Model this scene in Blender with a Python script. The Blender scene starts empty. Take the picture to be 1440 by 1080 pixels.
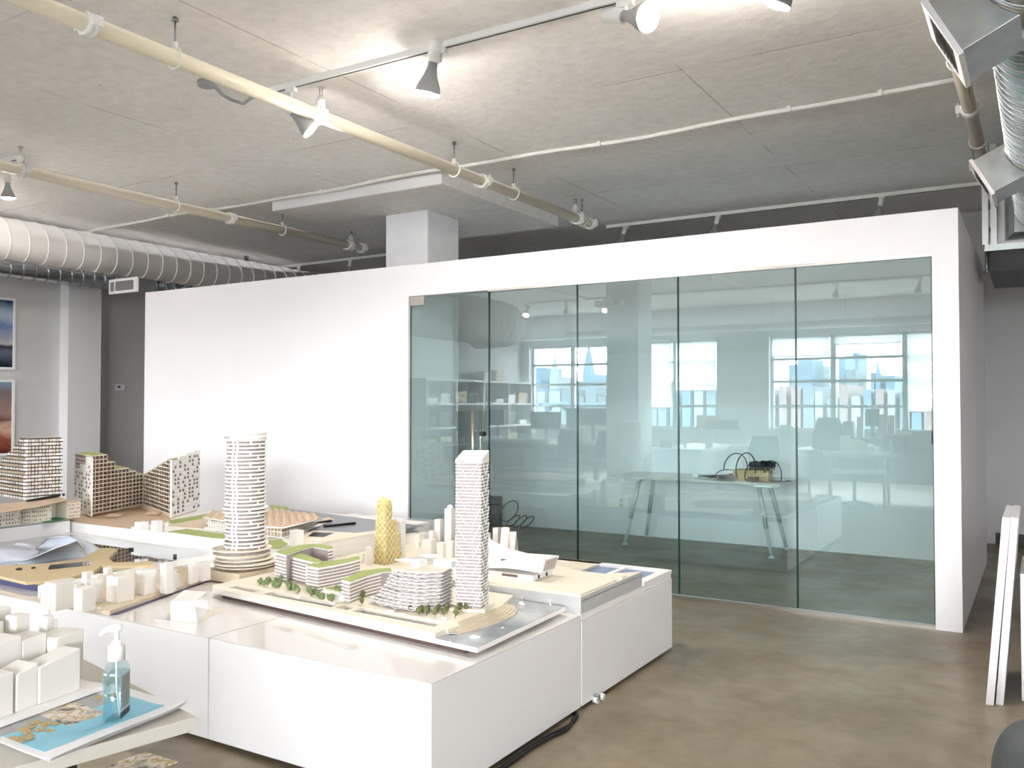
import bpy, bmesh, math, random
from math import sin, cos, pi, radians, sqrt, atan2, hypot
from mathutils import Vector, Matrix
random.seed(7)
SC = bpy.context.scene
COL = SC.collection

# ------------------------------------------------------------------ survey of the room
# camera calibration (focal length in pixels of the 1440x1080 frame, eye 1.5 m): used to survey where things stand
FPX, EYE = 1224.0, 1.5
YAW, PIT = math.atan2(745, FPX), math.atan2(28, FPX)
_f0 = Vector((-sin(YAW), cos(YAW), 0)); _r = Vector((cos(YAW), sin(YAW), 0)); _z = Vector((0, 0, 1))
_f = _f0 * cos(PIT) + _z * sin(PIT); _u = _z * cos(PIT) - _f0 * sin(PIT)
_c = Vector((0, 0, EYE))
def _ray(px, py): return _f * FPX + _r * (px - 720) + _u * (540 - py)
def onz(px, py, z):
    d = _ray(px, py); return _c + d * ((z - EYE) / d.z)
def ony(px, py, y):
    d = _ray(px, py); return _c + d * (y / d.y)
def onx(px, py, x):
    d = _ray(px, py); return _c + d * (x / d.x)
GLASS_Y = 6.434
def mir(px, py, yv):
    """a point seen in the glass wall, given its depth behind the mirror plane -> the real point"""
    p = ony(px, py, yv); return Vector((p.x, 2 * GLASS_Y - p.y, p.z))
def xy(p): return (p[0], p[1])
def zpoly(z, *pts): return [xy(onz(a, b, z)) for a, b in pts]

# ------------------------------------------------------------------ mesh builder
class MB:
    def __init__(self): self.v = []; self.f = []; self.m = []; self.s = []
    def add(self, vs, fs, mat=0, smooth=False):
        o = len(self.v); self.v += [tuple(p) for p in vs]
        for f in fs:
            self.f.append([o + i for i in f]); self.m.append(mat); self.s.append(smooth)
        return self
    def box(self, x0, y0, z0, x1, y1, z1, mat=0):
        if x0 > x1: x0, x1 = x1, x0
        if y0 > y1: y0, y1 = y1, y0
        if z0 > z1: z0, z1 = z1, z0
        vs = [(x0,y0,z0),(x1,y0,z0),(x1,y1,z0),(x0,y1,z0),(x0,y0,z1),(x1,y0,z1),(x1,y1,z1),(x0,y1,z1)]
        return self.add(vs, [(3,2,1,0),(4,5,6,7),(0,1,5,4),(1,2,6,5),(2,3,7,6),(3,0,4,7)], mat)
    def obox(self, c, s, rz=0, mat=0, rx=0, ry=0):
        M = Matrix.Translation(Vector(c)) @ Matrix.Rotation(rz,4,'Z') @ Matrix.Rotation(ry,4,'Y') @ Matrix.Rotation(rx,4,'X')
        h = [k/2 for k in s]
        vs = [M @ Vector((a*h[0], b*h[1], d*h[2])) for d in (-1,1) for a,b in ((-1,-1),(1,-1),(1,1),(-1,1))]
        return self.add(vs, [(3,2,1,0),(4,5,6,7),(0,1,5,4),(1,2,6,5),(2,3,7,6),(3,0,4,7)], mat)
    def prism(self, poly, z0, z1, mat=0, side=None, ztop=None):
        """poly: list of (x,y); ztop: optional list of top heights; side: other material for the walls"""
        a = sum(poly[i][0]*poly[(i+1)%len(poly)][1]-poly[(i+1)%len(poly)][0]*poly[i][1] for i in range(len(poly)))
        if a < 0:
            poly = poly[::-1]
            if ztop: ztop = ztop[::-1]
        n = len(poly); side = mat if side is None else side
        vs = [(p[0],p[1],z0) for p in poly] + [(p[0],p[1],ztop[i] if ztop else z1) for i,p in enumerate(poly)]
        self.add(vs, [list(range(n))[::-1], list(range(n,2*n))], mat)
        k = len(self.v) - 2*n
        for i in range(n):
            j = (i+1)%n
            self.f.append([k+i,k+j,k+n+j,k+n+i]); self.m.append(side); self.s.append(False)
        return self
    def tube(self, pts, r, n=8, mat=0, closed=False):
        pts = [Vector(p) for p in pts]; rings = []
        rr = r if isinstance(r,(list,tuple)) else [r]*len(pts)
        prev = None; o = len(self.v)
        for i,p in enumerate(pts):
            if closed: t = pts[(i+1)%len(pts)] - pts[i-1]
            else: t = pts[min(i+1,len(pts)-1)] - pts[max(i-1,0)]
            if t.length < 1e-9: t = Vector((0,0,1))
            t.normalize()
            if prev is None:
                a = Vector((0,0,1)) if abs(t.z) < .9 else Vector((1,0,0))
                u = t.cross(a).normalized()
            else:
                u = prev - t*prev.dot(t)
                u = u.normalized() if u.length > 1e-6 else t.orthogonal().normalized()
            prev = u; w = t.cross(u)
            for k in range(n):
                q = p + (u*cos(2*pi*k/n) + w*sin(2*pi*k/n))*rr[i]
                self.v.append(tuple(q))
        m = len(pts)
        for i in range(m if closed else m-1):
            for k in range(n):
                a = o+i*n+k; b = o+i*n+(k+1)%n; j = (i+1)%m
                self.f.append([a,b,o+j*n+(k+1)%n,o+j*n+k]); self.m.append(mat); self.s.append(True)
        if not closed:
            self.f.append([o+k for k in range(n)][::-1]); self.m.append(mat); self.s.append(False)
            self.f.append([o+(m-1)*n+k for k in range(n)]); self.m.append(mat); self.s.append(False)
        return self
    def cyl(self, p0, p1, r0, r1=None, n=16, mat=0): return self.tube([p0,p1],[r0, r0 if r1 is None else r1],n,mat)
    def lathe(self, prof, c=(0,0,0), n=24, mat=0, sx=1, sy=1, axis=None):
        """prof: (radius, height) pairs from the bottom up"""
        o = len(self.v); M = Matrix.Translation(Vector(c))
        if axis is not None: M = M @ Vector((0,0,1)).rotation_difference(Vector(axis)).to_matrix().to_4x4()
        for r,h in prof:
            for k in range(n):
                self.v.append(tuple(M @ Vector((r*cos(2*pi*k/n)*sx, r*sin(2*pi*k/n)*sy, h))))
        for i in range(len(prof)-1):
            for k in range(n):
                a=o+i*n+k; b=o+i*n+(k+1)%n
                self.f.append([a,b,b+n,a+n]); self.m.append(mat); self.s.append(True)
        self.f.append([o+k for k in range(n)][::-1]); self.m.append(mat); self.s.append(False)
        e=o+(len(prof)-1)*n
        self.f.append([e+k for k in range(n)]); self.m.append(mat); self.s.append(False)
        return self
    def loft(self, secs, mat=0, smooth=True, cap=True):
        n=len(secs[0]); o=len(self.v)
        for s in secs: self.v += [tuple(p) for p in s]
        for i in range(len(secs)-1):
            for k in range(n):
                a=o+i*n+k; b=o+i*n+(k+1)%n
                self.f.append([a,b,b+n,a+n]); self.m.append(mat); self.s.append(smooth)
        if cap:
            self.f.append([o+k for k in range(n)][::-1]); self.m.append(mat); self.s.append(False)
            e=o+(len(secs)-1)*n
            self.f.append([e+k for k in range(n)]); self.m.append(mat); self.s.append(False)
        return self
    def ball(self, c, r, mat=0, n=8, sz=1, jit=0, rnd=None):
        o=len(self.v); rings=max(3,n//2)
        vs=[]
        for i in range(rings+1):
            th=pi*i/rings
            for k in range(n):
                q=1+(rnd.uniform(-jit,jit) if rnd else 0)
                vs.append((c[0]+r*q*sin(th)*cos(2*pi*k/n), c[1]+r*q*sin(th)*sin(2*pi*k/n), c[2]-r*q*sz*cos(th)))
        fs=[]
        for i in range(rings):
            for k in range(n):
                fs.append((i*n+k,i*n+(k+1)%n,(i+1)*n+(k+1)%n,(i+1)*n+k))
        return self.add(vs,fs,mat,True)
    def build(self, name, mats, parent=None, origin=None, bevel=0, seg=2, fix=True):
        me = bpy.data.meshes.new(name)
        base = Vector((0,0,0))
        if parent is not None:
            p = parent
            while p is not None: base += p.location; p = p.parent
        elif origin is not None: base = Vector(origin)
        else:
            xs=[q[0] for q in self.v]; ys=[q[1] for q in self.v]; zs=[q[2] for q in self.v]
            base = Vector(((min(xs)+max(xs))/2,(min(ys)+max(ys))/2,min(zs)))
        me.from_pydata([(q[0]-base.x,q[1]-base.y,q[2]-base.z) for q in self.v],[],self.f)
        if not isinstance(mats,(list,tuple)): mats=[mats]
        for m in mats: me.materials.append(m)
        me.polygons.foreach_set('material_index',[min(i,len(mats)-1) for i in self.m])
        me.polygons.foreach_set('use_smooth',self.s)
        me.update()
        if fix:
            bm=bmesh.new(); bm.from_mesh(me)
            bmesh.ops.remove_doubles(bm,verts=bm.verts,dist=1e-6)
            bmesh.ops.recalc_face_normals(bm,faces=bm.faces); bm.to_mesh(me); bm.free()
        o=bpy.data.objects.new(name,me); COL.objects.link(o)
        if parent is not None: o.parent=parent
        else: o.location=base
        if bevel:
            b=o.modifiers.new('edge','BEVEL'); b.width=bevel; b.segments=seg; b.limit_method='ANGLE'; b.angle_limit=radians(40)
        return o

def tag(o,label,cat,group=None,kind=None):
    o['label']=label; o['category']=cat
    if group: o['group']=group
    if kind: o['kind']=kind
    return o
def thing(name,label,cat,loc=(0,0,0),group=None,rz=0):
    o=bpy.data.objects.new(name,None); COL.objects.link(o); o.location=loc; o.rotation_euler=(0,0,rz)
    o.empty_display_size=.05
    return tag(o,label,cat,group)
def struct(o): o['kind']='structure'; return o
def copy_tree(o,parent=None):
    c=o.copy(); COL.objects.link(c)
    if parent is not None: c.parent=parent
    for ch in list(o.children): copy_tree(ch,c)
    return c

# ------------------------------------------------------------------ materials
def srgb(r,g,b):
    f=lambda c:(c/255/12.92) if c/255<=.04045 else ((c/255+.055)/1.055)**2.4
    return (f(r),f(g),f(b),1)
def mat(name,col,rough=.5,metal=0,spec=.5,noise=0,nscale=8,bump=0,bscale=60,coat=0,emit=None,estr=0,trans=0,alpha=1,sss=0,col2=None):
    m=bpy.data.materials.new(name); m.use_nodes=True; nt=m.node_tree; N=nt.nodes; L=nt.links
    p=N['Principled BSDF']
    if len(col)==3: col=srgb(*col)
    p.inputs['Base Color'].default_value=col; p.inputs['Roughness'].default_value=rough; p.inputs['Metallic'].default_value=metal
    p.inputs['Specular IOR Level'].default_value=spec
    if coat: p.inputs['Coat Weight'].default_value=coat; p.inputs['Coat Roughness'].default_value=.04
    if trans: p.inputs['Transmission Weight'].default_value=trans
    if alpha<1: p.inputs['Alpha'].default_value=alpha
    if sss:
        p.inputs['Subsurface Weight'].default_value=sss; p.inputs['Subsurface Radius'].default_value=(.02,.018,.015); p.inputs['Subsurface Scale'].default_value=1
    if emit:
        p.inputs['Emission Color'].default_value=srgb(*emit) if len(emit)==3 else emit; p.inputs['Emission Strength'].default_value=estr
    if noise or bump or col2:
        tc=N.new('ShaderNodeTexCoord')
    if noise or col2:
        nz=N.new('ShaderNodeTexNoise'); nz.inputs['Scale'].default_value=nscale; nz.inputs['Detail'].default_value=6
        L.new(tc.outputs['Object'],nz.inputs['Vector'])
        mx=N.new('ShaderNodeMix'); mx.data_type='RGBA'
        rp=N.new('ShaderNodeValToRGB'); rp.color_ramp.elements[0].position=.35; rp.color_ramp.elements[1].position=.68
        L.new(nz.outputs['Fac'],rp.inputs['Fac']); L.new(rp.outputs['Color'],mx.inputs[0])
        if col2: c2=srgb(*col2) if len(col2)==3 else col2
        else: c2=tuple(c*(1-noise) for c in col[:3])+(1,)
        mx.inputs[6].default_value=col; mx.inputs[7].default_value=c2
        L.new(mx.outputs[2],p.inputs['Base Color'])
    if bump:
        n2=N.new('ShaderNodeTexNoise'); n2.inputs['Scale'].default_value=bscale; n2.inputs['Detail'].default_value=4
        L.new(tc.outputs['Object'],n2.inputs['Vector'])
        b=N.new('ShaderNodeBump'); b.inputs['Strength'].default_value=bump; b.inputs['Distance'].default_value=.01
        L.new(n2.outputs['Fac'],b.inputs['Height']); L.new(b.outputs['Normal'],p.inputs['Normal'])
    return m
def pane_mat(name,tint,r0):
    """clear sheet glass: tinted see-through plus a mirror part that rises towards grazing angles"""
    m=bpy.data.materials.new(name); m.use_nodes=True; nt=m.node_tree; N=nt.nodes; L=nt.links
    N.remove(N['Principled BSDF']); out=N['Material Output']
    tr=N.new('ShaderNodeBsdfTransparent'); tr.inputs[0].default_value=tint
    gl=N.new('ShaderNodeBsdfGlossy'); gl.inputs['Roughness'].default_value=0; gl.inputs[0].default_value=(.93,1,.985,1)
    ge=N.new('ShaderNodeNewGeometry'); d=N.new('ShaderNodeVectorMath'); d.operation='DOT_PRODUCT'
    L.new(ge.outputs['Incoming'],d.inputs[0]); L.new(ge.outputs['Normal'],d.inputs[1])
    a=N.new('ShaderNodeMath'); a.operation='ABSOLUTE'; L.new(d.outputs['Value'],a.inputs[0])
    s=N.new('ShaderNodeMath'); s.operation='SUBTRACT'; s.inputs[0].default_value=1; L.new(a.outputs[0],s.inputs[1])
    pw=N.new('ShaderNodeMath'); pw.operation='POWER'; pw.inputs[1].default_value=5; L.new(s.outputs[0],pw.inputs[0])
    ma=N.new('ShaderNodeMath'); ma.operation='MULTIPLY_ADD'; ma.inputs[1].default_value=1-r0; ma.inputs[2].default_value=r0
    L.new(pw.outputs[0],ma.inputs[0])
    mx=N.new('ShaderNodeMixShader'); L.new(ma.outputs[0],mx.inputs[0]); L.new(tr.outputs[0],mx.inputs[1]); L.new(gl.outputs[0],mx.inputs[2])
    L.new(mx.outputs[0],out.inputs[0])
    return m
def concrete_ceiling():
    m=bpy.data.materials.new('painted concrete ceiling'); m.use_nodes=True; nt=m.node_tree; N=nt.nodes; L=nt.links
    p=N['Principled BSDF']; p.inputs['Roughness'].default_value=.75
    tc=N.new('ShaderNodeTexCoord')
    def noise(sc,det=5,rough=.6,vec=None):
        n=N.new('ShaderNodeTexNoise'); n.inputs['Scale'].default_value=sc; n.inputs['Detail'].default_value=det; n.inputs['Roughness'].default_value=rough
        L.new(vec or tc.outputs['Object'],n.inputs['Vector']); return n
    def ramp(src,p0,c0,p1,c1):
        r=N.new('ShaderNodeValToRGB'); e=r.color_ramp.elements; e[0].position=p0; e[0].color=c0; e[1].position=p1; e[1].color=c1
        L.new(src,r.inputs['Fac']); return r
    def mul(a,b,f=1,blend='MULTIPLY'):
        x=N.new('ShaderNodeMix'); x.data_type='RGBA'; x.blend_type=blend; x.inputs[0].default_value=f
        L.new(a,x.inputs[6]); L.new(b,x.inputs[7]); return x.outputs[2]
    W=(1,1,1,1)
    base=ramp(noise(.9,6).outputs['Fac'],.3,srgb(238,235,232),.72,srgb(250,248,246))
    c=mul(base.outputs[0],ramp(noise(11,9,.72).outputs['Fac'],.30,(.87,.868,.865,1),.58,W).outputs[0])
    # small pits
    v=N.new('ShaderNodeTexVoronoi'); v.inputs['Scale'].default_value=5; L.new(tc.outputs['Object'],v.inputs['Vector'])
    c=mul(c,ramp(v.outputs['Distance'],.02,(.3,.28,.26,1),.045,W).outputs[0],.75)
    v2=N.new('ShaderNodeTexVoronoi'); v2.inputs['Scale'].default_value=1.9; v2.inputs['Randomness'].default_value=1
    w2=N.new('ShaderNodeVectorMath'); w2.operation='MULTIPLY_ADD'; w2.inputs[1].default_value=(.12,.12,.12); L.new(noise(9,4).outputs['Color'],w2.inputs[0]); L.new(tc.outputs['Object'],w2.inputs[2]); L.new(w2.outputs[0],v2.inputs['Vector'])
    fl=ramp(v2.outputs['Distance'],.035,(.16,.16,.15,1),.05,(0,0,0,1))
    c=mul(c,fl.outputs[0],1,'ADD')
    # board joints of the formwork: thin lines about every 1.9 m, broken up
    sx=N.new('ShaderNodeSeparateXYZ'); L.new(tc.outputs['Object'],sx.inputs[0])
    wob=noise(1.3,3)
    for axis,per in (('X',1.9),('Y',2.6)):
        ad=N.new('ShaderNodeMath'); ad.operation='MULTIPLY_ADD'; ad.inputs[1].default_value=.02; L.new(wob.outputs['Fac'],ad.inputs[0]); L.new(sx.outputs[axis],ad.inputs[2])
        mo=N.new('ShaderNodeMath'); mo.operation='PINGPONG'; mo.inputs[1].default_value=per/2; L.new(ad.outputs[0],mo.inputs[0])
        ln=ramp(mo.outputs[0],.003,(.58,.56,.53,1),.006,W)
        brk=ramp(noise(1.1,4).outputs['Fac'],.45,(0,0,0,1),.55,W)
        x=N.new('ShaderNodeMix'); x.data_type='RGBA'; x.blend_type='MULTIPLY'; L.new(brk.outputs[0],x.inputs[0]); L.new(c,x.inputs[6]); L.new(ln.outputs[0],x.inputs[7]); c=x.outputs[2]
    L.new(c,p.inputs['Base Color'])
    b=N.new('ShaderNodeBump'); b.inputs['Strength'].default_value=.35; b.inputs['Distance'].default_value=.012
    L.new(noise(14,8,.65).outputs['Fac'],b.inputs['Height']); L.new(b.outputs['Normal'],p.inputs['Normal'])
    return m
def concrete_floor():
    m=bpy.data.materials.new('polished concrete floor'); m.use_nodes=True; nt=m.node_tree; N=nt.nodes; L=nt.links
    p=N['Principled BSDF']
    tc=N.new('ShaderNodeTexCoord')
    def noise(sc,det=6,rough=.6,dist=0):
        n=N.new('ShaderNodeTexNoise'); n.inputs['Scale'].default_value=sc; n.inputs['Detail'].default_value=det; n.inputs['Roughness'].default_value=rough; n.inputs['Distortion'].default_value=dist
        L.new(tc.outputs['Object'],n.inputs['Vector']); return n.outputs['Fac']
    def ramp(src,p0,c0,p1,c1):
        r=N.new('ShaderNodeValToRGB'); e=r.color_ramp.elements; e[0].position=p0; e[0].color=c0; e[1].position=p1; e[1].color=c1
        L.new(src,r.inputs['Fac']); return r.outputs[0]
    x=N.new('ShaderNodeMix'); x.data_type='RGBA'; x.blend_type='MULTIPLY'; x.inputs[0].default_value=1
    L.new(ramp(noise(.8,8,.62,.6),.3,FLOOR_A,.7,FLOOR_B),x.inputs[6])
    L.new(ramp(noise(5.5,9,.7,.4),.3,(.70,.69,.67,1),.62,(1.06,1.05,1.02,1)),x.inputs[7])
    L.new(x.outputs[2],p.inputs['Base Color'])
    L.new(ramp(noise(2.2,6),.3,(.28,.28,.28,1),.7,(.5,.5,.5,1)),p.inputs['Roughness'])
    b=N.new('ShaderNodeBump'); b.inputs['Strength'].default_value=.08; b.inputs['Distance'].default_value=.004
    L.new(noise(9),b.inputs['Height']); L.new(b.outputs['Normal'],p.inputs['Normal'])
    return m
FLOOR_A=srgb(116,104,86); FLOOR_B=srgb(148,136,115)
M={}
M['ceiling']=concrete_ceiling(); M['floor']=concrete_floor()
M['wall']=mat('white wall paint',(232,232,234),.6,noise=.03,nscale=3,bump=.05,bscale=220)
M['greywall']=mat('pale grey wall paint',(205,205,205),.65,noise=.04,nscale=3)
M['partition']=mat('partition white paint',(246,246,250),.55,noise=.015,nscale=2)
M['column']=mat('column white paint',(246,246,249),.6,noise=.06,nscale=7,bump=.1,bscale=30)
M['white']=mat('satin white board',(238,238,240),.35)
M['plinth']=mat('plinth white lacquer',(236,236,237),.32)
M['gloss']=mat('glossy white acrylic',(226,223,221),.05,spec=.6,coat=.5)
M['print']=mat('white printed plastic',(232,229,223),.45,sss=.12)
M['cream']=mat('cream card',(232,224,208),.6,noise=.05,nscale=25)
M['beige']=mat('beige veneer',(222,206,182),.55,noise=.1,nscale=30)
M['card']=mat('white card',(243,242,240),.5)
M['pipe']=mat('cream painted pipe',(226,217,196),.4)
M['ductwhite']=mat('white painted duct',(234,230,227),.6)
M['galv']=mat('galvanised steel',(200,204,205),.24,metal=1,noise=.18,nscale=9)
M['galvdark']=mat('dull galvanised steel',(160,164,164),.35,metal=1,noise=.2,nscale=7)
M['steel']=mat('brushed steel',(205,200,192),.28,metal=1)
M['alu']=mat('aluminium profile',(190,196,196),.35,metal=.9)
M['black']=mat('black plastic',(22,22,23),.45)
M['dark']=mat('dark grey plastic',(52,54,57),.5)
M['rubber']=mat('black rubber cable',(14,14,14),.5)
M['lampwhite']=mat('white lamp housing',(235,235,232),.4)
M['lampgrey']=mat('grey lamp collar',(150,152,152),.45)
M['glow']=mat('lit lamp face',(255,240,220),.5,emit=(255,247,238),estr=235)
M['pane']=pane_mat('green sheet glass',(.86,.94,.94,1),.08)
M['glassedge']=mat('dark green glass edge',(28,66,60),.2)
M['winpane']=pane_mat('window glass',(.97,.98,.98,1),.03)
M['water']=mat('grey blue model water',(168,175,181),.12,noise=.25,nscale=14,spec=.6)
M['mirror']=mat('dark reflecting water sheet',(40,48,58),.04,spec=1.0,coat=1)
M['greywater']=mat('slate grey water board',(112,116,124),.35)
M['grass']=mat('model grass',(164,176,112),.9,noise=.15,nscale=40)
M['leaf']=mat('model tree foliage',(118,122,78),.9,noise=.25,nscale=120)
M['bush']=mat('model bush foliage',(128,146,100),.9,noise=.2,nscale=120)
M['trunk']=mat('model tree trunk',(84,70,52),.9)
M['facade']=mat('model glazing',(178,168,166),.25,noise=.25,nscale=60)
M['facadedark']=mat('brown model glazing',(124,100,92),.3,noise=.3,nscale=80)
M['facadewood']=mat('warm model glazing',(196,178,150),.4,noise=.35,nscale=90)
M['bronze']=mat('bronze balcony strip',(84,74,68),.45)
M['wood']=mat('tan wood veneer',(216,192,166),.55,noise=.15,nscale=30)
M['pine']=mat('pine wood',(214,184,138),.6,noise=.2,nscale=12)
M['gold']=mat('pale gold lattice',(240,230,182),.4)
M['goldcore']=mat('dull gold core',(206,190,132),.5)
M['silver']=mat('pale silver plastic',(206,212,224),.25,noise=.08,nscale=10,spec=.6)
M['sandboard']=mat('sand coloured board',(212,192,150),.5,noise=.06,nscale=20)
M['concretecard']=mat('silver grey card',(196,198,198),.4,noise=.1,nscale=9)
M['bluefilm']=mat('blue printed film',(120,140,184),.15,noise=.3,nscale=18)
M['navy']=mat('dark blue strip',(70,72,112),.4)
M['gapshade']=mat('brown painted gap shade',(92,72,66),.6)  # shade of the gap under the boards, put into a brown colour
M['steps']=mat('model steps',(206,194,172),.6)
SKY=19.5; EXPO=1.42
# ------------------------------------------------------------------ room shell
ZC=3.6; XL,XR=-11.0,5.0; YW,YF=-5.63,10.7
def shade_mat():
    m=bpy.data.materials.new('translucent roller shade'); m.use_nodes=True; N=m.node_tree.nodes; L=m.node_tree.links
    N.remove(N['Principled BSDF']); a=N.new('ShaderNodeBsdfDiffuse'); a.inputs[0].default_value=(.85,.85,.84,1)
    b=N.new('ShaderNodeBsdfTranslucent'); b.inputs[0].default_value=(.95,.95,.94,1)
    x=N.new('ShaderNodeMixShader'); x.inputs[0].default_value=.8; L.new(a.outputs[0],x.inputs[1]); L.new(b.outputs[0],x.inputs[2]); L.new(x.outputs[0],N['Material Output'].inputs[0])
    return m
M['shade']=shade_mat()
struct(MB().box(XL-.6,YW-.5,-.15,XR+.3,YF+.3,0).build('floor',M['floor'],origin=(0,0,0)))
struct(MB().box(XL-.6,YW-.5,ZC,XR+.3,YF+.3,ZC+.2).build('ceiling',M['ceiling'],origin=(0,0,ZC)))
struct(MB().box(XL-.3,YW-.5,0,XL,7.3,ZC).box(XL-.6,7.0,0,XL-.3,YF+.3,ZC).build('wall_left',M['greywall']))
RW=[(-5.1,-4.0)]  # unseen window opening, added to bring in daylight from the right
mb=MB(); mb.box(XR,YW-.5,0,XR+.3,YF+.3,.95); mb.box(XR,YW-.5,2.93,XR+.3,YF+.3,ZC); mb.box(XR,YW-.5,.95,XR+.3,RW[0][0],2.93); mb.box(XR,RW[0][1],.95,XR+.3,YF+.3,2.93)
struct(mb.build('wall_right',M['wall']))
for i,(a,b) in enumerate(RW):
    fr=MB()
    for y in (a+.03,(2*a+b)/3,(a+2*b)/3,b-.03): fr.box(XR+.12,y-.045,.95,XR+.18,y+.045,2.93)
    for z in (.975,1.45,1.97,2.446,2.9): fr.box(XR+.12,a,z-.03,XR+.18,b,z+.03)
    f=struct(fr.build('window_%d'%(8+i),M['alu'])); f['label']='added unseen window with three lights in the right hand office wall'
    MB().box(XR+.145,a+.02,.97,XR+.155,b-.02,2.91).build('window_pane',M['winpane'],f)
struct(MB().box(XL-.3,YF,0,XR,YF+.3,ZC).build('wall_far',M['greywall']))
struct(MB().box(XL,6.66,0,-10.81,7.12,ZC-.08).build('pilaster',mat('pilaster paint',(226,226,228),.6)))
struct(MB().box(-.46,10.45,3.36,XR,10.7,3.5).build('beam',M['greywall']))
struct(MB().box(-.45,10.62,3.2,XR,10.7,3.26).build('trim_1',M['wall']))
struct(MB().box(-.44,10.68,0,XR,10.7,.12).build('baseboard_far',M['dark']))
# drop panel and columns
for i,(y0,) in enumerate(((6.35,),(-.9,))):
    struct(MB().box(-6.75,y0,3.485,-4.6,y0+2.2,ZC).build('drop_panel',M['ceiling' if 0 else 'column'] if 0 else M['ceiling']))
for (y0,y1) in ((7.1,7.66),(-.15,.4)):
    struct(MB().box(-5.88,y0,0,-5.33,y1,3.485).build('column',M['column'],bevel=.015))
struct(MB().box(-6.75,6.338,3.487,-4.6,6.35,ZC).build('trim_2',M['white']))
struct(MB().box(-6.75,-.912,3.487,-4.6,-.9,ZC).build('trim_3',M['white']))
# window wall
WINS=[(-10.8,-6.05,(-9.68,-8.38,-7.08)),(-4.93,-.95,(-3.66,-2.3)),(.2,4.2,(1.5,2.85))]  # last bay is unseen, added to light the partition front more evenly
SILL,HEAD=.95,2.93
mb=MB(); WT=.35; y0,y1=YW-WT,YW
mb.box(XL,y0,0,XR,y1,SILL); mb.box(XL,y0,HEAD,XR,y1,ZC)
xs=[XL]+[v for w in WINS for v in w[:2]]+[XR]
for a,b in zip(xs[::2],xs[1::2]): mb.box(a,y0,SILL,b,y1,HEAD)
struct(mb.build('wall_window',M['wall']))
struct(MB().box(XL,YW-.02,HEAD+.12,XR,YW+.28,ZC).build('beam',M['wall']))
for i,(a,b,ms) in enumerate(WINS):
    fr=MB(); yc=YW-.2
    def bar(x0,x1,z0,z1): fr.box(x0,yc-.03,z0,x1,yc+.03,z1)
    bar(a,a+.06,SILL,HEAD); bar(b-.06,b,SILL,HEAD); bar(a,b,SILL,SILL+.05); bar(a,b,HEAD-.06,HEAD)
    for m_ in ms: bar(m_-.055,m_+.055,SILL,HEAD)
    for z in (1.45,1.97,2.446): bar(a,b,z-.03,z+.03)
    f=struct(fr.build('window_%d'%(i+1),M['alu']))
    f['label']=('window with four lights at the left end of the office wall','window with three lights near the middle of the office wall','added unseen window with three lights at the right end of the office wall')[i]
    MB().box(a+.02,yc-.005,SILL+.02,b-.02,yc+.005,HEAD-.02).build('window_pane',M['winpane'],f)
    MB().box(a-.04,YW-.14,SILL-.03,b+.04,YW+.1,SILL).build('window_sill',M['white'],f)
edges=[[w[0]]+list(w[2])+[w[1]] for w in WINS]
sh=[(0,0,2.86,'barely lowered white roller shade over the first light of the left office window'),(0,1,2.86,'barely lowered white roller shade over the second light of the left office window'),
    (0,2,1.42,'white roller shade drawn lowest in the left office window'),(0,3,1.8,'white roller shade half drawn over the last light of the left office window'),
    (1,0,2.5,'short white roller shade over the first light of the middle office window'),(1,1,2.72,'shortest white roller shade of the middle office window'),
    (1,2,1.35,'white roller shade drawn lowest in the middle office window, next to the black bar')]
for w,k,z,l in sh:
    a,b=edges[w][k]+.05,edges[w][k+1]-.05
    t=thing('roller_shade',l,'roller shade',((a+b)/2,YW-.09,HEAD-.06),'roller shades in the office windows')
    MB().box(a,YW-.092,z,b,YW-.088,HEAD-.03).build('fabric',M['shade'],t)
    MB().cyl((a,YW-.09,HEAD-.035),(b,YW-.09,HEAD-.035),.028,n=10).build('roller',M['white'],t)
    MB().box(a,YW-.1,z-.02,b,YW-.08,z).build('hem_bar',M['white'],t)
    MB().tube([(b+.02,YW-.07,HEAD-.04),(b+.02,YW-.07,1.75)],.006,6).build('bead_chain',M['white'],t)

# ------------------------------------------------------------------ glass fronted room
BX0,BX1,BY,BB,BH=-8.93,-.46,6.434,9.25,2.8
OX0,OX1,OH=-5.05,-.62,2.505
mb=MB(); T=.16
mb.box(BX0,BY,0,OX0,BY+T,BH); mb.box(OX1,BY,0,BX1,BY+T,BH); mb.box(OX0,BY,OH,OX1,BY+T,BH)
o=struct(mb.build('wall_partition_front',M['partition']))
struct(MB().box(BX1-T,BY+T,0,BX1,BB+.12,BH).build('wall_partition_right',M['partition']))
struct(MB().box(BX0,BY+T,0,BX0+T,BB+.12,BH).build('wall_partition_left',M['partition']))
struct(MB().box(BX0+T,BB,0,BX1-T,BB+.12,BH+.25).build('wall_partition_back',M['partition']))
struct(MB().box(-5.21,BY+T,0,-5.05,7.16,BH).build('wall_partition_inner',M['partition']))
GY=BY+.02; GT=.012
seams=[-4.166,-3.294,-2.415,-1.520,-.622]
def pane(x0,x1,z0,z1,name,mat_name='pane'):
    mb=MB(); vs=[(x0,GY,z0),(x1,GY,z0),(x1,GY+GT,z0),(x0,GY+GT,z0),(x0,GY,z1),(x1,GY,z1),(x1,GY+GT,z1),(x0,GY+GT,z1)]
    e=.0045; q=lambda x,y,z:(x,y,z)
    for (a,b,m_) in ((x0,x0+e,1),(x0+e,x1-e,0),(x1-e,x1,1)):
        for y_,fl in ((GY,0),(GY+GT,1)):
            f=[(a,y_,z0),(b,y_,z0),(b,y_,z1),(a,y_,z1)]
            mb.add(f,[(0,1,2,3) if not fl else (3,2,1,0)],m_)
    mb.add(vs,[(3,2,1,0),(4,5,6,7),(1,2,6,5),(3,0,4,7)],1)
    return mb
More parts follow.
